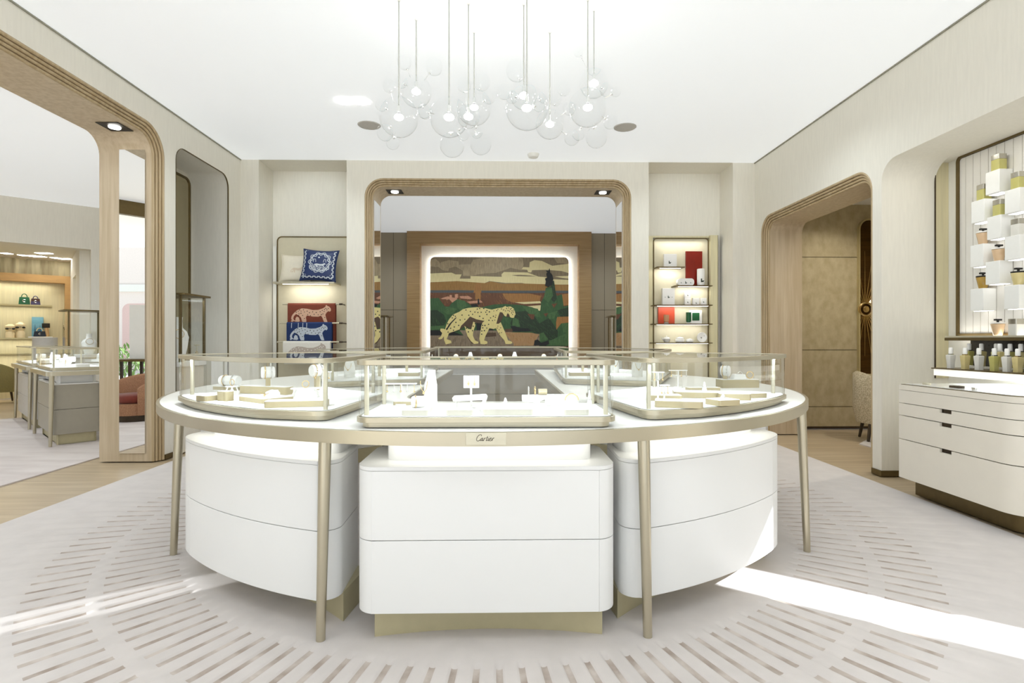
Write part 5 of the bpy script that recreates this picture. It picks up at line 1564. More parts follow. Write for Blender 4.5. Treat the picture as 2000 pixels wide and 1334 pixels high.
k = MB(); k.prism(offset(foot_c, -0.02), 0.893, 0.897); k.build('top', mat('lit_top', (250, 249, 244), 0.15, noise=0.01), cab)
pf = ccw([(4.09, 4.285)] + [(3.352, 4.285), (3.352, 3.48)] + [(3.352 + 0.10 * (1 - math.cos(a)), 3.48 - 0.10 * math.sin(a)) for a in [PI / 2 * i / 8 for i in range(1, 9)]] + [(4.09, 3.38)])
k = MB(); k.prism(pf, 0, 0.145); k.build('plinth', M['bronze'], cab)
for (yy, lab, m_, w) in ((4.18, 'small pale dish on the chest of drawers near the niche corner', M['champm'], 0.03), (3.90, 'dark low tray on the chest of drawers above the finger pulls', M['dark'], 0.045), (3.75, 'small silver trinket on the chest of drawers', M['silver'], 0.02)):
    k = MB(); k.prism(rpoly(rect(3.36 - w * 0.6, 3.36 + w * 0.6, yy - w, yy + w), 0.012, 3), 0.8975, 0.912); tag(k.build('trinket_tray', m_, bevel=0.002), lab, 'tray')

# ------------------------------------------------------------------ contents of the three front cases
DZ = ZT1 + 0.0502
GC = 'cream trays and blocks in the %s case'


def dtray(label, cx, cy, w, d, h, rot, grp, side=None, cat='display tray', name='display_tray', r=0.012, z=None, top=None):
    z = DZ if z is None else z
    t = thing(name, label, cat, (cx, cy, z), grp)
    pts = rpoly(rect(-w / 2, w / 2, -d / 2, d / 2), r, 4)
    c, s_ = math.cos(rot), math.sin(rot)
    pts = ccw([(cx + p[0] * c - p[1] * s_, cy + p[0] * s_ + p[1] * c) for p in pts])
    k = MB(); k.prism(pts, z, z + h - 0.002); k.build('body', side or M['tray'], t)
    k = MB(); k.prism(offset(pts, -0.0015), z + h - 0.002, z + h); k.build('pad', top or M['pad'], t)
    return t, z + h


def droll(label, x, y, z, L, r, rot, grp, stand=0.05, rings=2, jm=None):
    t = thing('bracelet_roll', label, 'display stand', (x, y, z), grp)
    ca, sa = math.cos(rot), math.sin(rot)
    R = Matrix.Translation((x, y, 0)) @ Matrix.Rotation(rot, 4, 'Z') @ Matrix.Translation((-x, -y, 0))
    k = MB(); k.lathe([(r * 0.9, -L / 2), (r, -L / 2 + 0.006), (r, L / 2 - 0.006), (r * 0.9, L / 2)], (x, y, z + stand + r), 22, ax='x')
    k.v = [tuple(R @ Vector(v)) for v in k.v]; k.build('roll', M['pad'], t)
    if stand > 0.005:
        k = MB(); k.box(x - 0.012, x + 0.012, y - 0.012, y + 0.012, z, z + stand + r * 0.3); k.v = [tuple(R @ Vector(v)) for v in k.v]; k.build('stand', M['tray'], t)
    for i in range(rings):
        o_ = -L / 4 + L / 2 * i / max(1, rings - 1)
        k = MB(); k.torus((x + o_, y, z + stand + r), r + 0.003, 0.003, 'x', 24, 6); k.v = [tuple(R @ Vector(v)) for v in k.v]; k.build('bracelet', jm or (M['gold'], M['silver'])[i % 2], t)
    return t


def dring(label, x, y, z, grp, h=0.035, cat='ring cone'):
    t = thing('ring_cone', label, cat, (x, y, z), grp)
    k = MB(); k.lathe([(0.014, 0), (0.013, 0.006), (0.003, h)], (x, y, z), 16); k.build('cone', M['pad'], t)
    k = MB(); k.torus((x, y, z + h * 0.45), 0.010, 0.0015, 'z', 18, 6); k.sphere((x, y - 0.0105, z + h * 0.47), 0.0032, 8, 6); k.build('ring', M['silver'], t)
    return t


def dbridge(label, x, y, z, w, d, h, rot, grp):
    t = thing('bridge_stand', label, 'display stand', (x, y, z), grp)
    R = Matrix.Translation((x, y, 0)) @ Matrix.Rotation(rot, 4, 'Z') @ Matrix.Translation((-x, -y, 0))
    k = MB(); k.prism(rpoly(rect(x - w / 2, x + w / 2, y - d / 2, y + d / 2), 0.008, 3), z + h - 0.006, z + h); k.v = [tuple(R @ Vector(v)) for v in k.v]; k.build('top', M['pad'], t)
    for sx in (-1, 1):
        for sy in (-1, 1):
            a, b = x + sx * w * 0.36, y + sy * d * 0.3
            k = MB(); k.tube([(a + sx * 0.012, b, z), (a + sx * 0.008, b, z + h * 0.4), (a - sx * 0.004, b, z + h * 0.8), (a, b, z + h - 0.005)], 0.004, 6); k.v = [tuple(R @ Vector(v)) for v in k.v]; k.build('leg', M['white'], t)
    k = MB(); k.torus((x, y, z + h + 0.02), 0.018, 0.0022, 'y', 20, 6); k.v = [tuple(R @ Vector(v)) for v in k.v]; k.build('ring', M['gold'], t)


def dpole(label, x, y, z, h, grp, bar=0.07, drops=3):
    t = thing('earring_stand', label, 'display stand', (x, y, z), grp)
    k = MB(); k.lathe([(0.03, 0), (0.028, 0.006)], (x, y, z), 18); k.tube([(x, y, z), (x, y, z + h)], 0.005, 8); k.build('pole', M['white'], t)
    k = MB(); k.box(x - bar / 2, x + bar / 2, y - 0.012, y + 0.012, z + h, z + h + 0.005); k.build('shelf', M['pad'], t)
    for i in range(drops):
        xx = x - bar / 2 + 0.01 + (bar - 0.02) * i / max(1, drops - 1)
        k = MB(); k.tube([(xx, y - 0.013, z + h), (xx, y - 0.013, z + h - 0.03)], 0.0012, 6); k.sphere((xx, y - 0.013, z + h - 0.034), 0.005, 10, 6); k.build('earring', M['silver'] if i % 2 else M['gold'], t)


def dneck(label, x, y, z, h, w, rot, grp):
    t = thing('necklace_stand', label, 'display bust', (x, y, z), grp)
    R = Matrix.Translation((x, y, 0)) @ Matrix.Rotation(rot, 4, 'Z') @ Matrix.Translation((-x, -y, 0))
    k = MB(); prof = []
    n = 12
    front, back = [], []
    for i in range(n + 1):
        f = i / n
        hw = w / 2 * (1.0 if f < 0.55 else 1.0 - 0.62 * ((f - 0.55) / 0.45))
        yy = 0.05 * (1 - f) ** 1.5 * 1.0 - 0.03 + 0.06 * f
        front.append((hw, yy - 0.03, f * h))
    vs = []
    for hw, yy, zz in front:
        for u_ in (-1, -0.5, 0, 0.5, 1):
            vs.append((x + u_ * hw, y + yy + 0.02 * u_ * u_, z + zz))
    for hw, yy, zz in front:
        for u_ in (-1, -0.5, 0, 0.5, 1):
            vs.append((x + u_ * hw, y + yy + 0.02 * u_ * u_ + 0.012, z + zz))
    m = n + 1
    fs = []
    for i in range(n):
        for j in range(4):
            a = i * 5 + j; fs.append((a, a + 1, a + 6, a + 5)); b = a + m * 5; fs.append((b, b + 5, b + 6, b + 1))
        fs += [(i * 5, (i + 1) * 5, (i + 1) * 5 + m * 5, i * 5 + m * 5), (i * 5 + 4, i * 5 + 4 + m * 5, (i + 1) * 5 + 4 + m * 5, (i + 1) * 5 + 4)]
    fs += [(j, j + m * 5, j + 1 + m * 5, j + 1) for j in range(4)] + [(n * 5 + j, n * 5 + j + 1, n * 5 + j + 1 + m * 5, n * 5 + j + m * 5) for j in range(4)]
    k.add(vs, fs); k.v = [tuple(R @ Vector(v)) for v in k.v]; k.build('form', M['pad'], t, ang=60)
    k = MB(); pts = []
    for i in range(17):
        a = PI + PI * i / 16
        pts.append((x + w * 0.30 * math.cos(a), y - 0.034 + 0.0 * i, z + h * 0.70 + h * 0.30 * math.sin(a)))
    k.tube(pts, 0.0018, 6); k.sphere((pts[8][0], pts[8][1] - 0.002, pts[8][2] - 0.006), 0.006, 10, 6); k.v = [tuple(R @ Vector(v)) for v in k.v]; k.build('necklace', M['gold'], t)


def PZ(px, py, z=None):
    q = atZ(px, py, DZ if z is None else z)
    return q[0], q[1]


# centre case (white-sided trays)
WS = mat('tray_side_white', (228, 225, 212), 0.35, metal=0.25, noise=0.02)
g = 'white stands in the central case'
x, y = PZ(810, 812); dtray('white tray at the blanket-side front corner of the central case', x, y + 0.075, 0.112, 0.15, 0.024, 0.0, g, WS)
droll('thick padded bracelet roll on the front corner tray of the central case', x + 0.004, y + 0.07, DZ + 0.0242, 0.055, 0.024, math.radians(20), g, 0.002, 1)
x, y = PZ(795, 793); dtray('raised cream tray behind the front corner tray, blanket side of the central case', x - 0.01, y + 0.07, 0.13, 0.07, 0.018, 0, g, M['tray'])
k_x, k_y = x, y
x, y = PZ(846, 789); dneck('tall white necklace stand leaning in the blanket-side half of the central case', x - 0.015, min(y, 2.60), DZ, 0.17, 0.075, math.radians(-35), g)
x, y = PZ(768, 788); dpole('white earring bar stand at the back of the central case, blanket side', x + 0.05, 2.62, DZ, 0.10, g, 0.15, 5)
x, y = PZ(897, 812); dtray('small white tray at the front, between the corner tray and the cone tray', x, y + 0.035, 0.112, 0.06, 0.024, 0, g, WS)
t = thing('curved_stand', 'white curved-leg stand arching behind the small front tray of the central case', 'display stand', (x + 0.035, y + 0.13, DZ), g)
k = MB(); xx, yy = x + 0.035, y + 0.16
k.prism([(xx - 0.075, DZ + 0.062), (xx + 0.07, DZ + 0.070), (xx + 0.078, DZ + 0.060), (xx + 0.066, DZ + 0.030), (xx + 0.063, DZ), (xx + 0.050, DZ), (xx + 0.052, DZ + 0.030), (xx + 0.058, DZ + 0.052), (xx - 0.07, DZ + 0.046)], yy - 0.05, yy + 0.05, 'y'); k.build('bridge', M['pad'], t, bevel=0.002)
k = MB(); k.tube([(xx - 0.06, yy, DZ), (xx - 0.06, yy, DZ + 0.047)], 0.006, 8); k.build('leg', M['white'], t)
x, y = PZ(934, 806)
t = thing('pendant_block', 'upright white block holding two drop pendants, near the middle of the central case', 'display block', (x - 0.03, 2.47, DZ), g)
k = MB(); k.box(x - 0.075, x - 0.003, 2.49, 2.50, DZ + 0.092, DZ + 0.150); k.build('block', M['pad'], t, bevel=0.002)
k = MB(); k.tube([(x - 0.04, 2.497, DZ), (x - 0.04, 2.497, DZ + 0.095)], 0.005, 8); k.lathe([(0.025, 0), (0.024, 0.005)], (x - 0.04, 2.497, DZ), 16); k.build('stand', M['white'], t)
k = MB()
for dx in (-0.052, -0.024):
    k.tube([(x + dx, 2.488, DZ + 0.150), (x + dx, 2.488, DZ + 0.120)], 0.0012, 6); k.sphere((x + dx, 2.488, DZ + 0.113), 0.007, 10, 8, sc=(0.7, 0.5, 1.4))
k.build('pendant', M['gold'], t)
x, y = PZ(992, 811); dtray('widest white tray in the middle of the central case, carrying a ring cone', x, y + 0.065, 0.216, 0.13, 0.026, 0, g, WS, r=0.02)
dring('ring cone standing on the widest tray of the central case', x - 0.01, y + 0.06, DZ + 0.0262, g, 0.04)
t = thing('curved_stand', 'white curved-leg stand with rings, perfume-side half of the central case', 'display stand', (x + 0.1, y + 0.22, DZ), g)
xx, yy = PZ(1045, 797)
yy = max(yy, y + 0.20)
k = MB(); k.prism([(xx - 0.06, DZ + 0.058), (xx + 0.06, DZ + 0.060), (xx + 0.064, DZ + 0.050), (xx + 0.02, DZ + 0.036), (xx + 0.014, DZ), (xx - 0.004, DZ), (xx - 0.004, DZ + 0.030), (xx - 0.06, DZ + 0.034)], yy - 0.04, yy + 0.04, 'y'); k.build('bridge', M['pad'], t, bevel=0.002)
for i, dx in enumerate((-0.03, 0.0)):
    k = MB(); k.torus((xx + dx, yy, DZ + 0.080), 0.018, 0.003, 'x', 20, 6); k.build('ring', (M['silver'], M['gold'])[i], t)
k = MB(); k.lathe([(0.014, -0.02), (0.014, 0.02)], (xx + 0.035, yy, DZ + 0.075), 14, ax='x'); k.build('roll', M['tray'], t)
x, y = PZ(1126, 811); dtray('white tray at the perfume-side front corner of the central case', x, y + 0.07, 0.108, 0.14, 0.024, 0, g, WS)
t = thing('bangle_stand', 'open bangle on a wedge at the perfume-side corner tray', 'display stand', (x - 0.01, y + 0.08, DZ + 0.0242), g)
k = MB(); k.prism([(y + 0.04, DZ + 0.0243), (y + 0.11, DZ + 0.0243), (y + 0.11, DZ + 0.06)], x - 0.035, x + 0.015, 'x'); k.build('wedge', M['pad'], t)
k = MB(); k.torus((x - 0.01, y + 0.075, DZ + 0.054), 0.028, 0.003, 'y', 22, 6, a0=0.0, a1=PI); k.build('bangle', M['gold'], t)
x, y = PZ(1154, 790); dring('tall white cone at the perfume-side end of the central case', min(x, 0.42), 2.55, DZ, g, 0.075)
x, y = PZ(1100, 790); dtray('cream block at the back of the central case, perfume side', x - 0.01, 2.60, 0.16, 0.05, 0.05, 0, g, M['pad'])

# blanket-side case
g = 'cream trays and stands in the blanket-side case'
x, y = PZ(395, 784); dtray('small cream tray at the outer tip of the blanket-side case', x, y + 0.05, 0.085, 0.08, 0.028, math.radians(-30), g)
x, y = PZ(421, 784); dtray('upright cream block beside the small tray at the tip of the blanket-side case', x + 0.03, y + 0.04, 0.075, 0.05, 0.050, math.radians(-25), g)
x, y = PZ(479, 790); dtray('broad cream tray, middle of the front row of the blanket-side case', x + 0.03, y + 0.165, 0.24, 0.17, 0.024, math.radians(-38), g)
dneck('low white sloping pad on the broad tray of the blanket-side case', x + 0.05, y + 0.17, DZ + 0.0245, 0.03, 0.10, math.radians(-30), g)
x, y = PZ(515, 800); dtray('long narrow cream tray at the very front of the blanket-side case', x + 0.105, y + 0.125, 0.28, 0.09, 0.030, math.radians(11), g)
x, y = PZ(575, 782); dbridge('white bridge stand behind the long front tray of the blanket-side case', x, y + 0.16, DZ, 0.15, 0.07, 0.052, math.radians(12), g)
x, y = PZ(505, 772); dtray('long cream plinth at the back of the blanket-side case', x + 0.0, y + 0.10, 0.34, 0.07, 0.045, math.radians(-20), g)
droll('padded bracelet roll with two bangles above the long plinth, blanket-side case', x + 0.01, y + 0.10, DZ + 0.0455, 0.07, 0.034, math.radians(30), g, 0.045)
x, y = PZ(577, 771); droll('padded bracelet roll facing the aisle beside the bridge stand, blanket-side case', x + 0.02, y + 0.30, DZ, 0.075, 0.037, math.radians(50), g, 0.085)
x, y = PZ(425, 765); dtray('cream tray at the rear of the blanket-side case by the tip', x, y + 0.15, 0.20, 0.09, 0.022, math.radians(-20), g)
droll('white padded roll lying on the rear tray by the tip, blanket-side case', x, y + 0.15, DZ + 0.0222, 0.13, 0.032, math.radians(-15), g, 0.002)
x, y = PZ(460, 770); dbridge('small white bridge stand beside the upright block, blanket-side case', x - 0.01, y - 0.02, DZ, 0.06, 0.05, 0.05, math.radians(-25), g)
x, y = PZ(617, 770); dpole('slim earring pole at the inner side of the blanket-side case', x, y + 0.12, DZ, 0.12, g, 0.10, 3)
x, y = PZ(505, 755); dpole('tall slim earring pole at the back of the blanket-side case', x + 0.06, y + 0.05, DZ, 0.16, g, 0.05, 2)

# perfume-side case
g = 'cream trays and stands in the perfume-side case'
x, y = PZ(1367, 801); dtray('long cream tray at the very front of the perfume-side case', x - 0.055, y + 0.125, 0.215, 0.11, 0.032, math.radians(-17), g)
x, y = PZ(1441, 797); dtray('small square cream tray to the right of the long front tray', x - 0.015, y + 0.135, 0.125, 0.11, 0.028, math.radians(18), g)
dring('tiny ring cone on the small square tray of the perfume-side case', x - 0.015, y + 0.13, DZ + 0.0285, g, 0.025)
x, y = PZ(1306, 784); dtray('cream tray at the inner corner of the perfume-side case', x, y + 0.08, 0.17, 0.10, 0.028, math.radians(-6), g)
x, y = PZ(1395, 782); dtray('broad cream tray in the centre of the perfume-side case', x - 0.03, y + 0.17, 0.25, 0.13, 0.032, math.radians(-14), g)
dring('white cone on the broad tray of the perfume-side case', x + 0.02, y + 0.19, DZ + 0.0325, g, 0.05)
x, y = PZ(1462, 787); dtray('narrow cream tray between the small square tray and the tip tray', x - 0.01, y + 0.145, 0.16, 0.06, 0.034, math.radians(-8), g)
x, y = PZ(1508, 782); dtray('long cream tray near the outer tip of the perfume-side case', x - 0.06, y + 0.14, 0.19, 0.07, 0.026, math.radians(12), g)
x, y = PZ(1400, 769); dtray('low cream tray at the back of the perfume-side case', x, y + 0.22, 0.20, 0.08, 0.020, math.radians(4), g)
x, y = PZ(1445, 758); dtray('tall cream plinth at the back of the perfume-side case', x + 0.01, y + 0.06, 0.26, 0.10, 0.055, math.radians(5), g)
droll('large bracelet roll on the tall plinth of the perfume-side case', x - 0.07, y + 0.06, DZ + 0.0555, 0.055, 0.034, math.radians(-35), g, 0.020)
t = thing('watch_cushion', 'white watch cushion in the middle of the tall plinth, perfume-side case', 'display stand', (x + 0.02, y + 0.06, DZ + 0.0555), g)
k = MB(); k.prism([(x - 0.03, DZ + 0.0556), (x + 0.065, DZ + 0.0556), (x + 0.05, DZ + 0.088), (x - 0.015, DZ + 0.088)], y + 0.03, y + 0.09, 'y'); k.build('cushion', M['pad'], t, bevel=0.004)
k = MB(); k.torus((x + 0.03, y + 0.06, DZ + 0.088), 0.016, 0.003, 'y', 20, 6, a0=0, a1=PI); k.build('watch', M['silver'], t)
t = thing('bangle', 'gold bangle standing upright at the end of the tall plinth', 'bangle', (x + 0.095, y + 0.06, DZ + 0.0555), g)
k = MB(); k.torus((x + 0.095, y + 0.06, DZ + 0.0555 + 0.026), 0.0225, 0.0032, 'y', 24, 6); k.build('band', M['gold'], t)
x, y = PZ(1285, 786); dpole('tall white earring pole at the inner corner of the perfume-side case', x, y + 0.0, DZ, 0.15, g, 0.06, 3)
x, y = PZ(1297, 790); dpole('short white earring pole beside the tall one, perfume-side case', x + 0.008, y + 0.005 + 0.02, DZ, 0.09, g, 0.05, 3)
x, y = PZ(1350, 765); dpole('white earring bar stand behind the inner corner tray, perfume-side case', x + 0.02, y + 0.30, DZ, 0.11, g, 0.12, 4)

# rear cases
for sg, w in ((1, 'blanket'), (-1, 'perfume')):
    g = 'white stands in the rear %s-side case' % w
    for i, (dx, yy, kd) in enumerate(((0.75, 4.75, 0), (1.0, 4.70, 1), (1.22, 4.55, 2), (0.85, 5.2, 1), (1.15, 5.15, 2))):
        nm = ('nearest the staff gap', 'in the middle of the near row', 'at the outer end of the near row', 'in the far row by the staff gap', 'in the far row at the outer side')[i]
        x = XI - sg * dx
        if kd == 0: dtray('white tray %s of the rear %s-side case' % (nm, w), x, yy, 0.18, 0.12, 0.03, 0, g)
        elif kd == 1: droll('padded roll %s of the rear %s-side case' % (nm, w), x, yy, DZ, 0.09, 0.034, 0, g, 0.09)
        else: dneck('necklace stand %s of the rear %s-side case' % (nm, w), x, yy, DZ, 0.17, 0.09, 0, g)

# ------------------------------------------------------------------ room beyond the wide opening on the left
O2 = Vector((-7.36, 10.16)); E1 = Vector((-0.755, -0.656)); E2 = Vector((-0.656, 0.755))
def LR(s, t_):
    v = O2 + E1 * s + E2 * t_; return (v.x, v.y)
def lbox(mb, s0, s1, t0, t1, z0, z1, mi=0):
    mb.prism([LR(s0, t0), LR(s1, t0), LR(s1, t1), LR(s0, t1)], z0, z1, 'z', mi)
def LP(px, t_, off=0.0):
    """s and helper: where the ray through column px meets the plane t = t_"""
    r = ray(px, 600); d = Vector((r[0], r[1]))
    # O2 + E1 s + E2 t = d k
    A = Vector((d.x, d.y)); B = O2 + E2 * t_
    det = A.x * (-E1.y) - (-E1.x) * A.y
    k_ = (B.x * (-E1.y) - (-E1.x) * B.y) / det
    v = A * k_
    return (v - B).dot(E1), v, k_
def LZ(py, k_): return EYE - (py - HZ) / FPX * k_
mb = MB()
lbox(mb, -2.4, 0.22, 0, 0.25, 0, CEIL); lbox(mb, 0.22, 6.0, 0, 0.25, 2.91, CEIL); lbox(mb, 5.0, 6.0, 0, 0.25, 0, 2.91)
struct(mb.build('wall_left_room', WM))
mb = MB(); lbox(mb, -0.1, 6.0, 3.19, 3.35, 0, 3.1); struct(mb.build('wall_shelf_room', M['silk']))
mb = MB(); lbox(mb, -0.15, 0.37, 0.25, 1.2, 0, 3.1); lbox(mb, -0.15, 0.20, 1.2, 2.1, 0, 3.1); lbox(mb, 0.2, 0.37, 1.2, 2.1, 2.55, 3.1); lbox(mb, -0.15, 0.37, 2.1, 3.35, 0, 3.1); struct(mb.build('wall_shelf_room_side', WM))
mb = MB(); lbox(mb, -0.15, 6.0, 0.25, 3.35, 3.0, 3.12); struct(mb.build('ceiling_shelf_room', WM))
mb = MB(); lbox(mb, 0.37, 6.0, 3.17, 3.19, 2.66, 3.0)
struct(mb.build('trim_11', mat('drip_textured_panel', (206, 196, 158), 0.4, metal=0.3, nscale=(9, 9, 1.0), col2=(150, 138, 106), bump=0.3, bscale=(14, 14, 1.5))))
s_r = LP(140, 3.12)[0]; s_i = LP(126, 3.12)[0]
t = thing('wall_shelving', 'oak framed glowing shelf wall with bags and sunglasses, beyond the wide opening', 'shelving', (LR(2, 3.1)[0], LR(2, 3.1)[1], 0))
oakf = mat('honey_oak', (196, 156, 100), 0.45, noise=0.08, nscale=(4, 4, 18))
k = MB(); lbox(k, s_r, s_i, 2.95, 3.185, 0, 2.66); k.build('upright', oakf, t)
k = MB(); lbox(k, s_i, 5.5, 2.95, 3.185, 2.50, 2.66); k.build('lintel', oakf, t)
shz = []
for py in (595, 660, 690):
    kk = LP(60, 2.95)[2]; z = LZ(py, kk); shz.append(z)
    k = MB(); lbox(k, s_i + 0.22, 5.4, 2.93, 3.185, z - 0.03, z); sh_ = k.build('shelf', M['brass'], t)
    c = LR(2.2, 3.02)
    area(c[0], c[1], z - 0.04, 3.0, 0.05, 7, (1.0, 0.94, 0.78), rotz=math.radians(41))
c = LR(2.2, 3.02); area(c[0], c[1], 2.47, 3.0, 0.05, 9, (1.0, 0.94, 0.78), rotz=math.radians(41))
spot(*(LR(1.2, 1.6) + (2.95,)), 22, 150, WARM)
spot(*(LR(2.8, 1.6) + (2.95,)), 22, 150, WARM)
# ceiling spots of that room
for i, (pxx, pyy, wd) in enumerate(((13, 495, 0.07), (44, 498.5, 0.05), (62, 499.5, 0.10), (75, 501, 0.12), (108, 503.5, 0.06), (127, 505.5, 0.12), (86, 494.5, 0.13))):
    q = atZ(pxx, pyy, 3.0)
    k = MB(); k.prism([(q[0] - wd, q[1] - 0.07), (q[0] + wd, q[1] - 0.07), (q[0] + wd, q[1] + 0.07), (q[0] - wd, q[1] + 0.07)], 2.994, 3.0)
    tag(k.build('downlight', M['lens']), ['round ceiling light nearest the picture edge, in the shelf room', 'small ceiling light left of the pair, in the shelf room', 'first of the long ceiling light pair above the handbags', 'second of the long ceiling light pair above the handbags',
        'small ceiling light before the side wall of the shelf room', 'ceiling light closest to the side wall of the shelf room', 'large square ceiling light of the shelf room, closest to the opening'][i], 'ceiling light', 'ceiling lights of the shelf room')
q = atZ(41, 507, 3.0); k = MB(); k.lathe([(0.2, -0.015), (0.21, 0)], (q[0], q[1], 3.0), 24); tag(k.build('ceiling_speaker', M['silk']), 'flat round speaker in the ceiling of the shelf room', 'speaker')


def lpt(px, py, t_):
    s_, v, kk = LP(px, t_); return v.x, v.y, LZ(py, kk)


def bag(label, pxa, pxb, zsh, ptop, hpx, c1, c2, t_=3.03, strap=False, grp='handbags on the shelf wall', base_z=None):
    xa = lpt(pxa, 600, t_); xb = lpt(pxb, 600, t_)
    cx, cy = (xa[0] + xb[0]) / 2, (xa[1] + xb[1]) / 2
    w = math.hypot(xa[0] - xb[0], xa[1] - xb[1])
    kk = LP((pxa + pxb) / 2, t_)[2]
    z0 = zsh if base_z is None else base_z
    h = LZ(ptop, kk) - z0
    t = thing('handbag', label, 'handbag', (0, 0, 0), grp)
    m1 = mat('bag_leather', c1, 0.4, noise=0.05); m2 = mat('bag_flap', c2, 0.4, noise=0.05)
    k = MB(); k.prism([(-w * 0.5, 0.0005), (w * 0.5, 0.0005), (w * 0.42, h), (-w * 0.42, h)], -0.05, 0.05, 'y'); k.build('body', m1, t, bevel=0.006)
    k = MB(); k.prism([(-w * 0.44, h * 0.55), (w * 0.44, h * 0.55), (w * 0.42, h * 0.99), (-w * 0.42, h * 0.99)], -0.056, -0.050, 'y'); k.build('flap', m2, t)
    k = MB(); k.torus((0, -0.058, h * 0.50), h * 0.16, h * 0.045, 'y', 18, 6, a0=math.radians(50), a1=math.radians(310)); k.build('clasp', M['silver'], t)
    hh = (ptop - hpx) / FPX * kk
    k = MB(); k.tube([(w * 0.24 * math.cos(a), 0, h + hh * math.sin(a)) for a in [PI * i / 12 for i in range(13)]], 0.008, 6); k.build('handle', M['gold'] if strap else m1, t)
    t.location = (cx, cy, z0); t.rotation_euler = (0, 0, math.radians(41))
    return t


bag('green structured handbag with a round clasp, the larger on the upper shelf', 36, 59, shz[0], 580.5, 574, (38, 112, 74), (46, 120, 80))
bag('small purple and brown handbag beside the green one', 59.5, 79, shz[0] , 583.5, 578.5, (84, 78, 120), (92, 62, 52), t_=2.99)
# lower shelf things
for (pxx, top, lab) in ((20, 633, 'cream faceless bust with sunglasses, the shorter one'), (40, 629, 'cream faceless bust with sunglasses, the taller one')):
    x, y, zt_ = lpt(pxx, top, 3.03); z0 = shz[1]
    h = zt_ - z0
    t = thing('sunglasses_bust', lab, 'display bust', (x, y, z0), 'sunglasses busts on the lower shelf')
    k = MB(); k.tube([(x, y, z0 + 0.0005), (x, y, z0 + h * 0.35), (x, y, z0 + h * 0.45), (x, y, z0 + h * 0.6), (x, y, z0 + h * 0.85), (x, y, z0 + h)], [0.075, 0.075, 0.055, 0.08, 0.085, 0.03], 16); k.build('bust', mat('cream_bust', (244, 226, 184), 0.5, noise=0.02), t)
    f = Vector((0.656, -0.755, 0)); r_ = Vector((0.755, 0.656, 0))
    k = MB()
    for sx in (-1, 1):
        c = Vector((x, y, z0 + h * 0.66)) + f * 0.075 + r_ * (0.050 * sx)
        k.sphere(c, 0.040, 12, 8, sc=(0.9, 0.5, 0.5))
    k.tube([Vector((x, y, z0 + h * 0.68)) + f * 0.095 + r_ * 0.02, Vector((x, y, z0 + h * 0.68)) + f * 0.095 - r_ * 0.02], 0.006, 6)
    k.build('sunglasses', M['black'], t)
xa, xb = lpt(62, 619, 3.15), lpt(85, 657, 3.15)
t = thing('poster', 'blue illustrated card with dark fir trees leaning on the lower shelf', 'picture', (0, 0, 0))
w = math.hypot(xa[0] - xb[0], xa[1] - xb[1]); h = xa[2] - shz[1]
k = MB(); k.box(-w / 2, w / 2, -0.01, 0.01, 0.0005, h); k.build('card', mat('card_blue', (120, 176, 200), 0.5, noise=0.04), t)
k = MB(); k.box(-w * 0.44, w * 0.44, -0.012, -0.010, h * 0.05, h * 0.93); k.build('picture', mat('card_sky', (140, 196, 214), 0.5, col2=(104, 168, 196), nscale=(3, 3, 8)), t)
k = MB()
for (cx_, ww, tt) in ((-0.22, 0.18, 0.66), (-0.08, 0.14, 0.50), (0.20, 0.20, 0.60), (0.06, 0.12, 0.44)):
    for j in range(4):
        b0 = h * (0.10 + (tt - 0.1) * j / 4.5); k.prism([(w * (cx_ - ww * (1 - j * 0.2) * 0.5), b0), (w * (cx_ + ww * (1 - j * 0.2) * 0.5), b0), (w * cx_, b0 + h * 0.22)], -0.0135, -0.012, 'y')
k.build('trees', mat('card_navy', (44, 78, 116), 0.5, noise=0.05), t)
t.location = ((xa[0] + xb[0]) / 2, (xa[1] + xb[1]) / 2, shz[1]); t.rotation_euler = (0, 0, math.radians(41))
x, y, _ = lpt(79, 655, 2.98)
kk = LP(79, 2.98)[2]; zb_ = shz[1]
t = thing('riser_block', 'white low base under the black handbag on the lower shelf', 'display block', (0, 0, 0))
k = MB(); k.box(-0.20, 0.20, -0.04, 0.06, 0.0005, 0.03); k.build('block', M['white'], t, bevel=0.003)
t.location = (x, y, zb_); t.rotation_euler = (0, 0, math.radians(41))
bag('black handbag with a chain on the white base of the lower shelf', 65, 90, shz[1], 647, 641, (34, 44, 62), (28, 36, 52), t_=2.985, strap=True, base_z=zb_ + 0.0305)
x, y, z1_ = lpt(92, 632, 3.06)
t = thing('hand_form', 'tan hand-shaped stand holding up a black wallet on the lower shelf', 'display stand', (x, y, shz[1]))
k = MB(); k.tube([(x, y, shz[1] + 0.0005), (x, y, shz[1] + 0.12), (x - 0.01, y, shz[1] + 0.24)], [0.04, 0.03, 0.026], 10)
for j in range(4): k.tube([(x - 0.01 + (j - 1.5) * 0.014, y, shz[1] + 0.23), (x - 0.01 + (j - 1.5) * 0.018, y - 0.005, shz[1] + 0.29 + 0.01 * (j % 2))], [0.009, 0.006], 6)
k.build('form', mat('tan_form', (216, 178, 128), 0.5, noise=0.03), t)
k = MB(); k.box(x - 0.085, x + 0.08, y - 0.035, y - 0.02, shz[1] + 0.22, shz[1] + 0.32); k.build('wallet', M['black'], t, bevel=0.004)

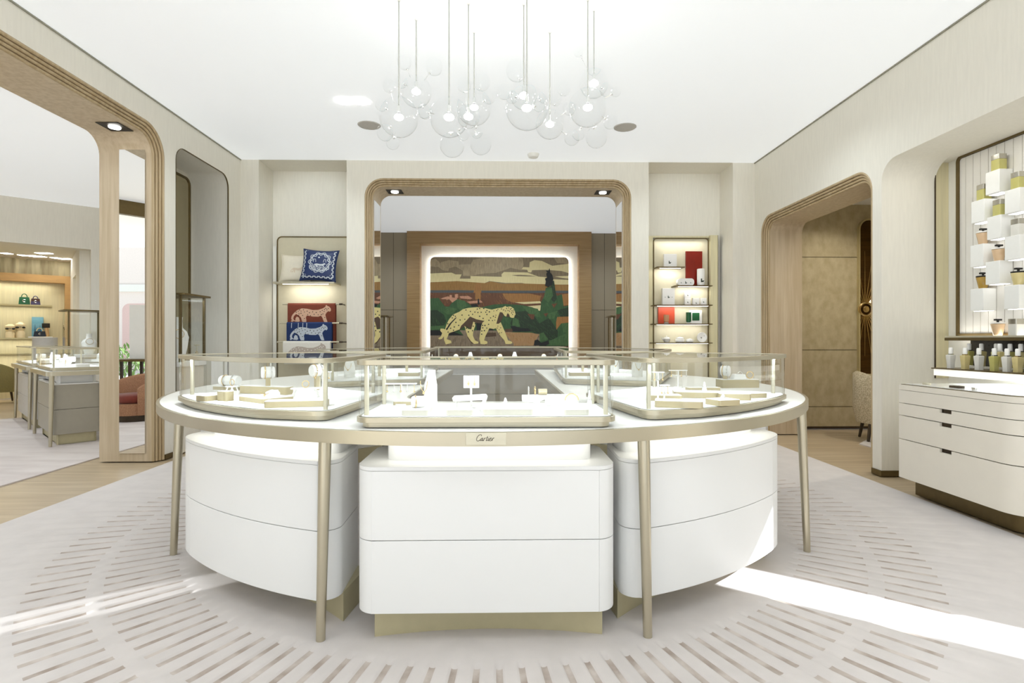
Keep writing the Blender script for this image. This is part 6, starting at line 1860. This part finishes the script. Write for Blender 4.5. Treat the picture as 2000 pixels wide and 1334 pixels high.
# grey-cabinet tables
RA = math.radians(46.5)
R1, z1 = mini_table('narrow table with a grey cabinet, the nearer of the two beyond the opening', (-5.567, 7.03, 0), RA, 1.405, 0.61, M['grey'], 'narrow tables of the neighbouring rooms',
                    'glass case on the nearer grey-cabinet table beyond the opening', 'grey cabinet of the nearer table beyond the opening', led=3.0)
fill_case(R1, z1, 0.62, 1.4, 6, 'case on the nearer grey table', 'white stands in the nearer left case')
R2, z2 = mini_table('narrow table with a grey cabinet, the farther of the two beyond the opening', (-7.017, 8.404, 0), RA, 1.79, 0.61, M['greyl'], 'narrow tables of the neighbouring rooms',
                    'glass case on the farther grey-cabinet table beyond the opening', 'grey cabinet of the farther table beyond the opening', led=3.0)
fill_case(R2, z2, 0.62, 1.5, 5, 'case on the farther grey table', 'white stands in the farther left case')
q = LR(0.36, -0.62)
vitrine('tall glass case standing before the wall beyond the wide opening', -0.26, 0.26, -0.26, 0.26, 1.0, 1.76, M['leath'], loc=(q[0] + 0.0, q[1], 0), rot=RA)
area(q[0], q[1], 1.72, 0.3, 0.3, 2.0, NEUT)
bust('white necklace bust in the tall case beyond the wide opening', 0.08, 0.05, 1.001, 0.36, 0.0, loc=(q[0], q[1], 0), rot=RA)
x, y = atZ(88, 684, 1.16)[0], 0
q = atY(88, 659, 10.3)
t = thing('drum_stool', 'pale grey drum pedestal standing between the shelf wall and the grey tables', 'pedestal', (q[0], 10.3, 0))
k = MB(); k.lathe([(0.18, 0.0), (0.185, 0.01), (0.185, q[2] - 0.006), (0.18, q[2])], (q[0], 10.3, 0), 32); k.build('drum', M['greyl'], t)
olive = mat('olive_fabric', (132, 122, 76), 0.85, noise=0.06, nscale=(60, 60, 60)); must = mat('mustard_fabric', (196, 164, 70), 0.85, noise=0.06, nscale=(60, 60, 60))
q = atZ(3, 787, 0.0); tub_chair('olive green chair on dark legs at the edge of the shelf room', (q[0] - 0.05, q[1] + 0.1, 0), math.radians(150), olive, olive, 0.66, 0.84, 'legs', seat_h=0.45)
q = LR(2.3, 2.55); tub_chair('mustard yellow chair behind the olive chair in the shelf room', (q[0], q[1], 0), math.radians(41), must, must, 0.66, 0.84, 'legs', seat_h=0.45)

# shop front of the left room, mirrored in the tall mirror: posts, chair, side table, garden
f0, f1 = Vector((-9.9, 5.4)), Vector((-3.62, -1.83)); fd = (f1 - f0).normalized()
mb = MB()
def fbox(a, b, th, z0, z1):
    n = Vector((-fd.y, fd.x)) * th
    mb.prism([tuple(f0 + fd * a + n), tuple(f0 + fd * b + n), tuple(f0 + fd * b - n), tuple(f0 + fd * a - n)], z0, z1)
Lf = (f1 - f0).length
fbox(0, Lf, 0.06, 3.45, CEIL); fbox(0, Lf, 0.05, 0, 0.04)
struct(mb.build('window_2', M['bronze']))
for i, a in enumerate((0.0, 2.6, 7.2, Lf)):
    mb = MB(); fbox(a - 0.03, a + 0.03, 0.05, 0, 3.45); struct(mb.build('window_%d' % (3 + i), M['bronze']))
mb = MB(); mb.prism([(-12, 5.4), (-9.9, 5.4), (-9.9, 5.5), (-12, 5.5)], 0, CEIL); mb.box(-12.1, -12, 5.4, 12, 0, CEIL); struct(mb.build('wall_left_room_far', WM))
brick = mat('pinkish_brown_weave', (176, 132, 100), 0.85, nscale=(80, 80, 80), col2=(150, 108, 80)); rust = mat('rust_velvet', (120, 44, 26), 0.8, noise=0.1, sheen=0.4)
tub_chair('round brown woven tub chair with a rust seat, reflected in the tall mirror', (-5.72, 2.62, 0), math.radians(200), brick, rust, 0.80, 0.72, 'plinth')
t = thing('side_table', 'high dark-legged table with a white panel, reflected in the tall mirror', 'table', (-6.15, 2.05, 0))
k = MB(); k.box(-6.75, -5.95, 1.5, 1.9, 0.88, 0.92); k.build('tabletop', M['bronze'], t, bevel=0.003)
for lx in (-6.70, -6.35, -6.0):
    for ly in (1.55, 1.85):
        k = MB(); k.box(lx - 0.02, lx + 0.02, ly - 0.02, ly + 0.02, 0, 0.88); k.build('leg', M['dark'], t)
k = MB(); k.box(-6.45, -6.0, 1.68, 1.72, 0.921, 1.86); tag(k.build('screen_panel', M['white'], bevel=0.004), 'white upright panel standing on the high table, reflected in the tall mirror', 'panel')
mb = MB(); mb.box(-60, 60, -60, -3.2, -0.14, -0.03); mb.box(-60, -9.2, -3.2, 30, -0.14, -0.03); mb.prism([(-9.3, -3.2), (-3.7, -3.2), (-3.7, -1.9), (-9.3, 4.6)], -0.14, -0.03)
struct(mb.build('ground_street', mat('pale_paving', (214, 210, 204), 0.8, noise=0.05)))
mb = MB(); mb.box(-26, -6, -13.0, -12.0, 0, 5.2); bld = mb.build('building', mat('pale_pink_facade', (238, 226, 218), 0.8, noise=0.03)); 
tag(bld, 'pale pink building across the street, reflected in the tall mirror', 'building')
mb = MB(); mb.box(-26, -6, -12.06, -11.9, 3.3, 3.6); mb.build('cornice', M['wallw'], bld)
for i in range(7):
    xx = -24.5 + i * 2.8
    mb = MB(); mb.prism(rpoly(rect(xx, xx + 1.5, 0.3, 2.8), 0.3), -12.05, -11.99, 'y'); mb.build('window', mat('shop_pane', (222, 190, 182), 0.3, noise=0.03), bld)
rdh = random.Random(8)
mb = MB()
for i in range(2600):
    x, y, z = rdh.uniform(-16, -6.8), rdh.uniform(-5.6, -4.2), rdh.uniform(0.0, 0.95) ** 0.8
    a = rdh.uniform(0, 6.28); l = rdh.uniform(0.08, 0.2); dz = rdh.uniform(0.03, 0.16)
    c, s_ = math.cos(a) * l, math.sin(a) * l
    mb.add([(x, y, z), (x + c * 0.5 - s_ * 0.25, y + s_ * 0.5 + c * 0.25, z + dz), (x + c, y + s_, z + dz * 1.6), (x + c * 0.5 + s_ * 0.25, y + s_ * 0.5 - c * 0.25, z + dz)], [(0, 1, 2, 3)])
h = mb.build('hedge', mat('fresh_green', (128, 160, 92), 0.6, noise=0.2, nscale=(3, 3, 3)), flat=True)
tag(h, 'low green hedge planted across the street, reflected in the tall mirror', 'hedge'); h['kind'] = 'stuff'

# unseen spot added in place of sunlight glancing in through the left shop front
b_ = Vector((-2.05, 2.47, 0.0)); d_ = Vector((0.84 * math.cos(math.radians(7)), 0.545 * math.cos(math.radians(7)), -math.sin(math.radians(7))))
spot(*(b_ - d_ * 5.6), 3000, 2.4, (0.95, 0.98, 1.0), aim=d_, size=0.012, blend=0.25)
